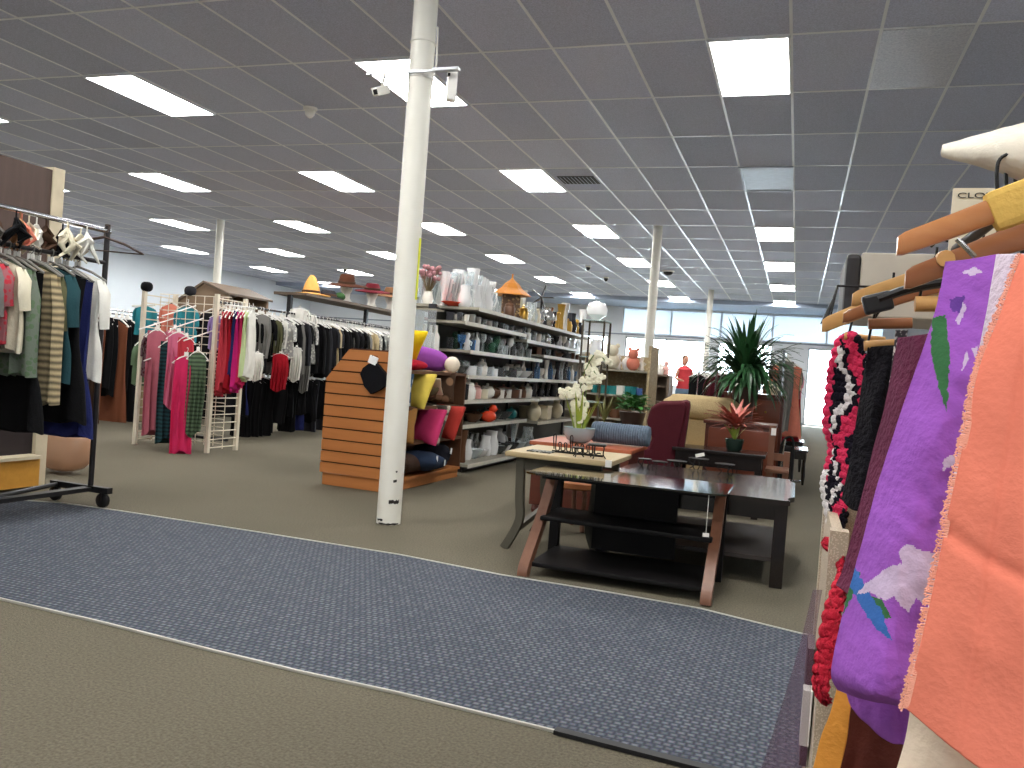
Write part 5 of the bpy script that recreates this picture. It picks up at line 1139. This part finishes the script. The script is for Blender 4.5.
# hutch / sofa
hu = thing('mahogany_headboard_cabinet', 'tall reddish mahogany cabinet behind the large plant', 'cabinet', (-.40, 9.2, 0))
MB().b2((-.32, -.25, .05), (.28, .25, .93)).build('cabinet_body', m_redw, hu); MB().b2((-.34, -.27, .93), (.30, .27, .96), .006).build('cabinet_top', m_redw, hu)
for i in range(3): q = MB().b2((-.29, -.265, .12+i*.27), (.25, -.25, .36+i*.27), .005).build('drawer', MC['red_panel'], hu); [MB().ball((x, -.28, .24+i*.27), .012, n=8).build('knob', m_gold, q) for x in (-.15, .11)]
MB().b2((-.3, -.23, .002), (.26, .23, .05)).build('plinth', m_redw, hu)
for i in range(5): ware('figurine' if i % 2 else 'round_vase', ['white', 'pale pink', 'white', 'brown', 'cream'][i], (-.62+i*.1, 9.1, .962), .8, 'on the tall mahogany cabinet, %s from left' % ORD[i], 'ornaments on the mahogany cabinet')
# wooden chair with turned post
wd = thing('wooden_chair', 'brown wooden chair with tall post in front of the aisle end of the cabinets', 'chair', (-.10, 7.35, 0))
for sx, h_ in ((-.07, .71), (.06, .50)): MB().b2((sx-.025, -.025, .002), (sx+.025, .025, h_)).build('back_post', m_bwood, wd)
for sx in (-.07, .06): MB().b2((sx-.02, -.3, .002), (sx+.02, -.26, .34)).build('front_leg', m_bwood, wd)
MB().b2((-.1, -.31, .34), (.085, .02, .37), .01).build('seat', m_bwood, wd); MB().b2((-.07, -.012, .42), (.06, .012, .48)).build('back_slat', m_bwood, wd)
MB().box((-.06, -.032, .66), (.04, .004, .06), rz=.3).build('price_tag', m_tag, wd)
# bench by aisle
for (x, y, lab) in ((.03, 9.85, 'black small side table standing by the aisle, nearer one'), (.0, 11.4, 'black side table further along the aisle')):
    t = thing('side_table', lab, 'table', (x, y, 0)); MB().b2((-.13, -.3, .36), (.13, .3, .385), .005).build('tabletop', m_blk, t); MB().b2((-.11, -.28, .28), (.11, -.26, .36)).build('apron', m_blk, t)
    for sx in (-.1, .1):
        for sy in (-.26, .26): MB().tube([(sx, sy, .36), (sx, sy, .3), (sx, sy, .24), (sx, sy, .1), (sx, sy, .002)], [.02, .022, .014, .02, .012], 8).build('turned_leg', m_blk, t, True)
# black wheeled walker thing by the aisle
t = thing('folded_luggage_cart', 'black folded luggage cart with chrome trim leaning by the aisle', 'cart', (-.05, 8.25, 0))
MB().tube(bez([(-.05, 0, .08), (-.06, 0, .4), (-.03, .0, .55), (.04, 0, .57), (.06, 0, .4), (.06, 0, .08)], 5), .012, 7).build('handle_frame', m_wire, t, True)
MB().lathe([(.03, -.012), (.06, -.01), (.06, .01), (.03, .012)], (-.06, 0, .062), 16, 'X').build('wheel', m_hb, t, True); MB().lathe([(.03, -.012), (.06, -.01), (.06, .01), (.03, .012)], (.07, 0, .062), 16, 'X').build('wheel', m_hb, t, True)
MB().b2((-.05, -.02, .1), (.05, .02, .5), .02).build('folded_bag', m_blkm, t)
MB().rod((-.04, -.03, .3), (-.02, -.03, .56), .008).build('chrome_rod', m_chrome, t)

# ------------------------------------------------------------------ right hand rack close to the camera
RXc = .36
m_perf = mat('beige_perforated_steel', (206, 190, 168), rough=.5, kind='print', rgb2=(176, 160, 140), scale=260)
gd = thing('gondola_shelving', 'beige perforated steel gondola at the right edge carrying the scarves', 'shelving', (.5, 1.45, 0))
GX = .085-.5
MB().b2((GX, .30, .02), (GX+.02, .68, .74)).build('perforated_panel', m_perf, gd)
MB().b2((GX-.004, .68, .0015), (GX+.03, .72, .78)).build('upright', m_perf, gd)
MB().b2((GX-.004, .27, .0015), (GX+.03, .31, .74)).build('upright', m_perf, gd)
MB().b2((GX+.02, .66, .02), (.38, .70, .74)).build('end_panel', m_perf, gd)
MB().b2((.34, -.75, .002), (.38, .72, 1.9)).build('back_panel', m_perf, gd)
MB().b2((.12, -.75, .05), (.34, .66, .09)).build('base_shelf', m_perf, gd)
ra = Vector((.36-.5, 1.34-1.45, 1.375)); rb = Vector((.27-.5, 2.02-1.45, 1.305))
MB().rod(ra+(ra-rb)*1.1, rb, .011, 10).build('sloping_hang_rail', m_rk, gd, True)
for k in (-.6, .5): MB().rod(ra+(rb-ra)*k, Vector((.36, (ra+(rb-ra)*k).y, 1.42)), .009, 8).build('rail_arm', m_rk, gd, True)
MB().b2((-.434, .50, .18), (-.419, .62, .44)).build('price_slot', mat('dark_brown_plastic', (58, 40, 36), rough=.4), gd)
MB().b2((-.438, .46, .24), (-.419, .50, .36)).build('label_holder', m_hw, gd)
def rail_z(y): k = (y-1.34)/(2.02-1.34); return 1.375-.07*k
# wooden hangers
m_w1 = mat('honey_hanger_wood', (204, 142, 88), rough=.35, kind='wood', rgb2=(170, 104, 58), scale=14, coat=.4); m_w2 = mat('pale_hanger_wood', (222, 176, 112), rough=.4, kind='wood', rgb2=(198, 146, 84), scale=14, coat=.3); m_w3 = mat('brown_hanger_wood', (168, 112, 76), rough=.35, kind='wood', rgb2=(136, 84, 52), scale=14, coat=.4)
def wood_hanger(tip, lab, m, hw=.22, th=.036, rise=.1, bar=True, yaw=0, dp=.018):
    cx = tip.x+hw; cz = tip.z+rise
    t = thing('wooden_hanger', lab, 'hanger', (cx, tip.y, cz), yaw, 'wooden hangers on the right rack')
    for s in (-1, 1):
        pts = bez([(0, 0, 0), (s*hw*.35, -.004, -rise*.28), (s*hw*.7, -.012, -rise*.66), (s*hw, -.03, -rise)], 5)
        mb = MB(); prev = None; N = len(pts)
        for i, p in enumerate(pts):
            k = i/(N-1); hh_ = th*(1.05-.25*k)*(1 if i < N-1 else .8); q = [mb.bm.verts.new(p+Vector((0, a*dp/2, b*hh_/2))) for a, b in ((-1, -.75), (-.7, -1), (.7, -1), (1, -.75), (1, .75), (.7, 1), (-.7, 1), (-1, .75))]
            if prev:
                for j in range(8): mb.bm.faces.new((prev[j], prev[(j+1) % 8], q[(j+1) % 8], q[j]))
            else: mb.bm.faces.new(q[::-1])
            prev = q
        mb.bm.faces.new(prev); mb.build('hanger_arm', m, t, True, ang=50)
    z1 = max(.05, rail_z(tip.y)+.012-cz)
    MB().tube(bez([(0, 0, .0), (0, 0, max(.02, z1-.035)), (.022, 0, z1-.02), (.022, 0, z1+.006), (0, 0, z1+.016), (-.018, 0, z1+.0)], 5), .0026, 6).build('hook', m_rk, t, True)
    if bar: MB().rod((-hw*.88, -.02, -rise-.045), (hw*.88, -.02, -rise-.045), .007, 8).build('trouser_bar', m, t, True)
    return t
h1 = wood_hanger(PY(897, 246, 1.32)+Vector((0, .03, 0)), 'nearest wooden hanger with thick reddish arm, tip pointing left', m_w1, rise=.09, th=.040, bar=False)
MB().rod((-.14, -.01, -.075), (-.115, -.01, -.10), .004, 6).build('metal_pin', m_chrome, h1)
pd = MB().box((-.062, -.005, -.02), (.085, .03, .058), ry=-.42, bev=.01).build('yellow_felt_pad', fab('mustard_felt', (226, 186, 100)), h1)
h2 = wood_hanger(PY(905, 280, 1.42)+Vector((0, .03, 0)), 'second wooden hanger directly below the nearest one', m_w3, rise=.095, th=.042, bar=False)
MB().lathe([(.013, -.012), (.015, 0), (.012, .012)], (-.165, -.018, -.060), 12, 'Y').build('wooden_knob', m_w2, h2, True)
h3 = wood_hanger(PY(852, 300, 1.72)+Vector((0, .03, 0)), 'pale wooden hanger behind the box, upper one of the far pair', m_w2, rise=.085, bar=False)
h4 = wood_hanger(PY(822, 326, 1.90)+Vector((0, .03, 0)), 'farthest pale wooden hanger with the lowest left tip', m_w2, rise=.10, th=.040, bar=False)
h5 = wood_hanger(PY(843, 318, 1.80)+Vector((0, .03, 0)), 'brown stained hanger arm just behind the farthest pale tip', m_w3, rise=.09, th=.03, bar=False)
def dowel(a, b, r_, m, lab, nm='trouser_bar_hanger'):
    t = thing(nm, lab, 'hanger bar', (a+b)/2, 0, 'short wooden bars under the hangers'); d = (b-a)/2
    MB().rod(-d, d, r_, 10).build('bar', m, t, True)
    z1 = min(.10, rail_z(a.y)-(a.z+b.z)/2)
    MB().tube([-d*.8, -d*.6+Vector((0, 0, z1*.5)), Vector((0, 0, z1*.85)), Vector((0, 0, z1))], .0028, 5).build('wire_yoke', m_wire, t, True)
dowel(PY(844, 336, 2.0), PY(885, 341, 2.0), .009, m_w2, 'uppermost short pale bar over the crocheted scarf')
dowel(PY(864, 346, 1.85), PY(898, 344, 1.85), .011, m_w2, 'thick pale bar above the black scarf')
dowel(PY(868, 324, 1.78), PY(912, 323, 1.78), .011, m_w3, 'maroon brown bar below the pale hangers')
dowel(PY(915, 304, 1.62), PY(950, 304, 1.62), .014, m_w2, 'short thick pale bar left of the purple cloth')
# black clip hanger
t = thing('clip_hanger', 'black plastic clip hanger between the pale hangers and the purple cloth', 'hanger', PY(878, 300, 1.62))
MB().tube(bez([(0, 0, 0), (.05, 0, .022), (.13, 0, .04), (.2, 0, .05)], 4), .014, 8, flat=.6).build('arm', m_hb, t, True); MB().tube(bez([(.2, 0, .05), (.22, 0, .09), (.2, 0, .12)], 4), .004, 6).build('hook', m_hb, t, True)
MB().box((.0, 0, -.005), (.05, .02, .035), ry=-.3, bev=.006).build('clip', m_hb, t)
# hooks bunch top right
for i in range(4):
    p = PY(1000+i*9, 186-i*4, 1.45+i*.03); t = thing('empty_hanger_hook', 'black wire hook at top right over the nearest hanger, %s from left' % ORD[i], 'hook', p, .2*i, 'black hooks at top right')
    MB().tube(bez([(0, 0, -.03), (-.006, 0, .02), (.0, 0, .045), (.03, 0, .05), (.045, 0, .03), (.04, 0, .005)], 5), 0.003, 6).build('wire', m_hb, t, True)
# ---- fabric sheets from rows of points (px, py, Y)
def patch(rows):
    R_ = [[PY(*p) for p in row] for row in rows]
    def cr(P, t):
        n_ = len(P)-1; k = min(int(t*n_), n_-1); f = t*n_-k; p0 = P[max(k-1, 0)]; p1 = P[k]; p2 = P[k+1]; p3 = P[min(k+2, n_)]
        return .5*((2*p1)+(p2-p0)*f+(2*p0-5*p1+4*p2-p3)*f*f+(3*p1-3*p2+p3-p0)*f**3)
    return lambda u, v: cr([cr(row, u) for row in R_], v)
def pxof(p):
    q = p-Vector((0, 0, H)); x = Xc*0; c_ = Vector((Xc.x*q.x+Yc.x*q.y+Zc.x*q.z, Xc.y*q.x+Yc.y*q.y+Zc.y*q.z, Xc.z*q.x+Yc.z*q.y+Zc.z*q.z)); return 512+F*c_.x/c_.z, 384+F*c_.y/c_.z
def inpoly(x, y, P):
    c_ = False; j = len(P)-1
    for i in range(len(P)):
        if (P[i][1] > y) != (P[j][1] > y) and x < (P[j][0]-P[i][0])*(y-P[i][1])/(P[j][1]-P[i][1])+P[i][0]: c_ = not c_
        j = i
    return c_
def sheet(name, rows, nu, nv, mats, wr, lab, cat, mi=None, th=.002, ws=(30, 8), wrap=None):
    f = patch(rows)
    def fn(u, v):
        p = f(u, v); w_ = wr*(noise.noise(Vector((p.x*ws[0], p.z*ws[1], 3.1)))+.5*noise.noise(Vector((p.x*ws[0]*2.3+p.z*9, p.z*ws[1]*3, 7))))
        p = p+Vector((0, w_, 0))
        if wrap: p = p+wrap(u, v)
        return p
    mb = MB(); mb.grid(fn, nu, nv, mi=(lambda u, v: mi(*pxof(f(u, v)))) if mi else None)
    o = mb.build(name, mats); so_ = o.modifiers.new('s', 'SOLIDIFY'); so_.thickness = th; so_.offset = 0
    tag(o, lab, cat); return o
m_pur = fab('purple_cotton', (158, 92, 190), var=.08, scale=9, bump=.35, bscale=70); m_lil = fab('lilac_white_print', (206, 186, 214), var=.06); m_grn = fab('green_print', (60, 110, 70)); m_blu = fab('blue_print', (62, 110, 180)); m_dpur = fab('deep_purple_print', (104, 66, 150))
POLY = [(1, [(857, 594), (866, 584), (882, 574), (890, 566), (903, 564), (899, 552), (908, 543), (922, 550), (940, 553), (938, 606), (925, 604), (915, 599), (909, 612), (899, 604), (894, 597), (884, 601), (872, 593)]),
        (1, [(941, 461), (951, 455), (966, 458), (955, 464), (944, 470)]), (1, [(962, 273), (975, 268), (982, 274), (970, 277)]), (1, [(955, 322), (965, 303), (968, 308), (960, 325)]), (1, [(972, 350), (980, 345), (976, 360)]), (1, [(960, 372), (966, 352), (970, 360)]),
        (3, [(850, 585), (856, 566), (868, 590), (882, 610), (892, 640), (876, 628), (862, 606)]), (2, [(846, 600), (852, 566), (862, 575), (852, 600), (844, 614)]), (2, [(866, 592), (884, 602), (892, 618), (880, 620), (868, 604)]), (2, [(933, 318), (946, 316), (950, 360), (948, 412), (938, 384), (931, 350)]), (4, [(950, 300), (965, 296), (965, 312), (952, 312)])]
def pmi(x, y):
    jx = x+2*noise.noise(Vector((x*.2, y*.2, 0))); jy = y+2*noise.noise(Vector((x*.2, y*.2, 5)))
    for k, P in POLY:
        if inpoly(jx, jy, P): return k
    return 0
ya, yb = 1.32, 1.26
prow = [[(946, 262, 1.36), (968, 260, 1.34), (1000, 254, 1.32)], [(933, 320, ya), (962, 325, 1.30), (1000, 325, yb)], [(906, 400, ya), (945, 405, 1.26), (992, 410, yb)], [(880, 480, ya), (922, 490, 1.25), (980, 490, yb)], [(858, 560, ya), (902, 570, 1.24), (960, 575, yb)], [(842, 620, ya), (888, 640, 1.23), (945, 645, yb)], [(832, 672, ya), (875, 690, 1.22), (925, 700, 1.24)], [(838, 690, 1.36), (878, 702, 1.27), (915, 708, 1.28)]]
sheet('purple_floral_scarf', prow, 190, 340, [m_pur, m_lil, m_grn, m_blu, m_dpur], .010, 'purple cotton cloth printed with a white lily, hanging next to the coral one', 'scarf', pmi, .003, (18, 12))
o = sheet('purple_under_layer', [[(846, 690, 1.40), (880, 700, 1.36), (930, 700, 1.34)], [(852, 708, 1.40), (882, 724, 1.36), (925, 730, 1.34)], [(866, 722, 1.40), (890, 742, 1.36), (915, 748, 1.34)]], 30, 20, [m_pur], .01, 'lower fold of purple cloth peeking out under the printed hem', 'scarf')
m_cor = fab('coral_cotton', (238, 134, 110), var=.05, scale=6, bump=.15, bscale=120)
crow = [[(1022, 255, 1.12), (1080, 250, 1.06), (1180, 245, 1.0)], [(1000, 315, 1.10), (1060, 315, 1.05), (1180, 315, 1.0)], [(979, 370, 1.08), (1050, 380, 1.04), (1180, 385, 1.0)], [(966, 432, 1.07), (1040, 450, 1.04), (1180, 460, 1.0)], [(949, 510, 1.06), (1030, 530, 1.03), (1180, 550, 1.0)], [(931, 597, 1.05), (1020, 620, 1.02), (1180, 650, 1.0)], [(914, 670, 1.04), (1010, 700, 1.02), (1180, 740, 1.0)], [(905, 708, 1.04), (1000, 780, 1.01), (1180, 860, 1.0)]]
def crease(u, v):
    a = math.exp(-((v-.60-.10*u)/.012)**2)*.006; b_ = math.exp(-((u-.34)/.02)**2)*.003; return Vector((0, a+b_, 0))
co_ = sheet('coral_scarf', crow, 60, 110, [m_cor], .008, 'large coral pink cloth with frayed edge filling the right side of the picture', 'scarf', None, .002, (10, 5), crease)
fp = patch(crow); fr = MB(); r = random.Random(4)
for i in range(520):
    v = (i+r.random())/520; p = fp(0, v); L_ = r.uniform(.003, .008); fr.tube([p+Vector((.004, 0, 0)), p+Vector((-L_*.6, .001, r.uniform(-.002, .002))), p+Vector((-L_, .0, r.uniform(-.006, .003)))], .0010, 4)
fr.build('frayed_fringe', fab('pale_coral_thread', (252, 178, 156)), co_)
sheet('white_lace_scarf', [[(996, 255, 1.22), (1024, 254, 1.18)], [(984, 330, 1.20), (1012, 330, 1.16)], [(968, 400, 1.19), (1000, 400, 1.15)], [(950, 500, 1.18), (975, 500, 1.13)], [(930, 600, 1.17), (955, 600, 1.12)], [(905, 700, 1.16), (935, 705, 1.11)]], 12, 80, [fab('pale_lilac_lace', (222, 206, 222), bump=.8)], .006, 'pale lilac white lace edge between the purple and coral cloths', 'scarf')
sheet('cream_cloth', [[(912, 690, 1.18), (960, 690, 1.15), (1040, 690, 1.12)], [(905, 740, 1.18), (950, 740, 1.14), (1040, 740, 1.12)], [(885, 800, 1.18), (940, 800, 1.14), (1040, 800, 1.12)]], 30, 20, [fab('cream_linen', (226, 208, 186))], .008, 'cream cloth showing below the bottom hem of the coral cloth', 'cloth')
sheet('maroon_scarf', [[(898, 338, 1.62), (920, 335, 1.55), (946, 330, 1.5)], [(886, 400, 1.62), (905, 400, 1.52), (930, 395, 1.5)], [(866, 480, 1.62), (890, 480, 1.52), (915, 475, 1.5)], [(846, 560, 1.62), (872, 570, 1.52), (900, 570, 1.5)], [(836, 585, 1.62), (858, 600, 1.52), (880, 610, 1.5)]], 40, 80, [fab('maroon_gauze', (96, 40, 66), bump=.8)], .02, 'dark maroon gauzy scarf behind the purple cloth', 'scarf')
sheet('black_knit_scarf', [[(868, 347, 1.84), (884, 346, 1.82), (898, 345, 1.8)], [(860, 400, 1.84), (876, 400, 1.8), (892, 400, 1.8)], [(850, 460, 1.84), (866, 460, 1.8), (882, 460, 1.8)], [(842, 500, 1.84), (852, 510, 1.8), (864, 510, 1.8)]], 24, 60, [fab('black_wool', (22, 20, 26), bump=1)], .02, 'black knitted scarf hanging right of the crocheted one', 'scarf')
sheet('grey_white_trim_scarf', [[(896, 330, 1.78), (908, 330, 1.76)], [(890, 380, 1.78), (897, 380, 1.76)], [(880, 440, 1.78), (884, 440, 1.76)], [(868, 500, 1.78), (871, 500, 1.76)]], 8, 60, [fab('white_black_fringe', (206, 200, 196), rgb2=(60, 56, 60), kind='print', scale=90)], .008, 'narrow white and black fringe strip beside the black scarf', 'scarf')
# crocheted afghan: lumpy ribbon of rows in pink, black and white
m_ck = fab('crochet_pink', (214, 52, 92), bump=1); m_cb = fab('crochet_black', (26, 22, 34), bump=1); m_cw = fab('crochet_white', (228, 222, 222), bump=1)
arow = [[(840, 338, 2.02), (852, 334, 2.0), (866, 345, 1.98)], [(832, 365, 2.02), (848, 365, 2.0), (866, 372, 1.98)], [(829, 390, 2.02), (846, 392, 2.0), (862, 400, 1.98)], [(826, 424, 2.02), (842, 424, 2.0), (858, 430, 1.98)], [(832, 446, 2.02), (843, 448, 2.0), (854, 452, 1.98)], [(828, 468, 2.02), (839, 470, 2.0), (850, 475, 1.98)], [(824, 484, 2.02), (836, 488, 2.0), (848, 495, 1.98)], [(827, 505, 2.02), (837, 510, 2.0), (846, 516, 1.98)], [(832, 530, 2.02), (838, 534, 2.0), (843, 538, 1.98)]]
def ami_uv(u, v):
    s = (abs((v*2.1) % 1-.5)*1.3+u*.9+.05*math.sin(v*60)) % 1.0
    if u < .2: return 0 if v < .62 else 2
    return 0 if s < .22 else (1 if s < .55 else (2 if s < .72 else 1 if s < .85 else 0))
fa = patch(arow)
def lump(u, v):
    return Vector((.003*math.sin(v*150+u*4), -.006*abs(math.sin(u*24))*abs(math.sin(v*110)), 0))
mb = MB(); mb.grid(lambda u, v: fa(u, v)+lump(u, v), 36, 180, mi=ami_uv); o = mb.build('crocheted_scarf', [m_ck, m_cb, m_cw]); so_ = o.modifiers.new('s', 'SOLIDIFY'); so_.thickness = .008; tag(o, 'crocheted pink, black and white zigzag afghan at the aisle end of the rack', 'scarf')
frow = [[(824, 540, 1.78), (834, 543, 1.76)], [(842, 566, 1.72), (851, 570, 1.70)], [(838, 585, 1.66), (848, 590, 1.64)], [(829, 612, 1.62), (842, 616, 1.6)], [(822, 650, 1.60), (836, 655, 1.58)], [(818, 682, 1.58), (829, 690, 1.56)], [(823, 698, 1.58), (829, 702, 1.56)]]
fa2 = patch(frow); mb = MB(); mb.grid(lambda u, v: fa2(u, v)+lump(u, v*.7)*.8, 14, 120); o = mb.build('red_crochet_edge', [fab('crochet_crimson', (190, 36, 56), bump=1)]); so_ = o.modifiers.new('s', 'SOLIDIFY'); so_.thickness = .01; tag(o, 'crimson crocheted scarf edge hanging low beside the purple cloth', 'scarf')
# orange satin strip and brown cloth low
sheet('orange_satin_scarf', [[(905, 400, 1.44), (912, 400, 1.43)], [(885, 480, 1.44), (896, 480, 1.43)], [(862, 580, 1.44), (874, 580, 1.43)], [(834, 700, 1.44), (852, 700, 1.43)], [(820, 740, 1.44), (846, 745, 1.43)], [(806, 800, 1.44), (830, 805, 1.43)]], 10, 60, [fab('orange_satin', (222, 150, 64), rough=.4)], .004, 'orange satin strip hanging under the left edge of the purple cloth', 'scarf')
sheet('brown_cloth', [[(845, 695, 1.5), (890, 700, 1.46), (940, 700, 1.4)], [(838, 750, 1.5), (885, 750, 1.45), (940, 750, 1.4)], [(825, 810, 1.5), (880, 810, 1.45), (940, 810, 1.4)]], 30, 30, [fab('dark_brown_wool', (92, 46, 38))], .012, 'dark brown cloth below the purple hem at bottom right', 'cloth')
# sheer net
m_net = bpy.data.materials.new('sheer_mauve_net'); m_net.use_nodes = True; nt = m_net.node_tree; n = nt.nodes; n['Principled BSDF'].inputs['Base Color'].default_value = (.16, .07, .13, 1); n['Principled BSDF'].inputs['Roughness'].default_value = 1
tr = n.new('ShaderNodeBsdfTransparent'); mx = n.new('ShaderNodeMixShader'); mx.inputs[0].default_value = .3; nt.links.new(tr.outputs[0], mx.inputs[1]); nt.links.new(n['Principled BSDF'].outputs[0], mx.inputs[2]); nt.links.new(mx.outputs[0], n['Material Output'].inputs[0])
nr = [[(813, 590, 1.74), (822, 590, 1.72)], [(801, 640, 1.76), (815, 640, 1.72)], [(782, 704, 1.78), (810, 704, 1.74)], [(763, 764, 1.80), (806, 768, 1.76)], [(752, 800, 1.80), (804, 800, 1.76)]]
sheet('sheer_net_scarf', nr, 20, 50, [m_net], .01, 'sheer mauve net scarf trailing over the mat at bottom right', 'scarf', None, .001)
# boxes on the shelf
bxp = PY(905, 310, 2.15)
bxo = thing('storage_box', 'grey cardboard storage box with black end above the hangers', 'box', (bxp.x+.04, 2.22, 1.422-.17))
z0 = PY(880, 318, 2.2).z; z1 = PY(880, 254, 2.2).z; x0 = PY(858, 300, 2.2).x; x1 = x0+.36
bxo.location = ((x0+x1)/2, 2.3, z0)
MB().b2((-(x1-x0)/2, -.12, 0), ((x1-x0)/2, .18, z1-z0), .004).build('box_body', mat('grey_cardboard', (190, 184, 172), rough=.7), bxo)
MB().b2((-(x1-x0)/2-.035, -.115, .0), (-(x1-x0)/2, .175, z1-z0-.002), .012).build('box_end', mat('black_card', (40, 38, 40), rough=.5), bxo)
mb = MB()
for i in range(5): mb.tube([(-(x1-x0)/2-.06-.004*i, -.13+.075*i, 0.0), (-(x1-x0)/2-.05, -.13+.075*i, .07)], .002, 4)
mb.tube([(-(x1-x0)/2-.05, -.135, .07), (-(x1-x0)/2-.05, .19, .07)], .003, 5); mb.tube([(-(x1-x0)/2-.05, -.135, .07), ((x1-x0)/2, -.135, .075)], .003, 5); mb.build('wire_basket_edge', m_rk, bxo)
MB().b2((-.10, .68, z0-.022), (.38, 1.1, z0-.002)).build('box_shelf', m_perf, gd); MB().b2((.34, .72, .002), (.38, 1.1, z0-.02)).build('shelf_support', m_perf, gd)
# cream pointed cushion top right
cu = sheet('pointed_cushion_case', [[(943, 148, 1.62), (980, 138, 1.60), (1030, 124, 1.58), (1120, 100, 1.55)], [(942, 150, 1.56), (985, 148, 1.48), (1035, 140, 1.46), (1120, 130, 1.45)], [(944, 154, 1.55), (985, 164, 1.5), (1035, 180, 1.48), (1120, 200, 1.46)], [(946, 153, 1.62), (985, 160, 1.66), (1035, 170, 1.66), (1120, 180, 1.66)]], 40, 24, [fab('cream_canvas', (224, 216, 200), bump=.2)], .006, 'cream canvas cushion with a pointed corner jutting in at top right', 'cushion', None, .012)
# sign
sx0 = PY(953, 190, 1.9); sx1 = PY(1010, 190, 1.9); sz = PY(955, 292, 1.9).z
sg = thing('clothing_sign', 'cream card sign with black lettering behind the nearest hangers', 'sign', (sx0.x, 1.9, sz))
MB().b2((0, 0, 0), (sx1.x-sx0.x, .004, PY(955, 188, 1.9).z-sz)).build('card', mat('cream_card', (222, 212, 188), rough=.6), sg)
fc = bpy.data.curves.new('txt', 'FONT'); fc.body = 'CLOTHING'; fc.size = .019; fc.extrude = .0006; to = bpy.data.objects.new('txt', fc); C.objects.link(to)
bpy.context.view_layer.update(); dg = bpy.context.evaluated_depsgraph_get(); tm = bpy.data.meshes.new_from_object(to.evaluated_get(dg)); bpy.data.objects.remove(to)
tm.transform(Matrix.Rotation(PI/2, 4, 'X')); tm.transform(Matrix.Diagonal((1.35, 1, .8, 1))); tm.materials.clear(); tm.materials.append(m_black)
inst('lettering', tm, parent=sg, loc=(.008, -.002, PY(955, 198, 1.9).z-sz))

# ------------------------------------------------------------------ outside and daylight
w = bpy.data.worlds.new('world'); sc.world = w; w.use_nodes = True
bgn = w.node_tree.nodes['Background']; bgn.inputs[0].default_value = (.86, .94, 1, 1); bgn.inputs[1].default_value = 9.0
sc.view_settings.exposure = EXPO

# tidy labels
def wc_(s): return len(s.replace(',', ' ').replace('-', ' ').split())
for o in bpy.data.objects:
    if 'label' in o.keys() and wc_(o['label']) > 15: print('LONG', wc_(o['label']), o['label'])
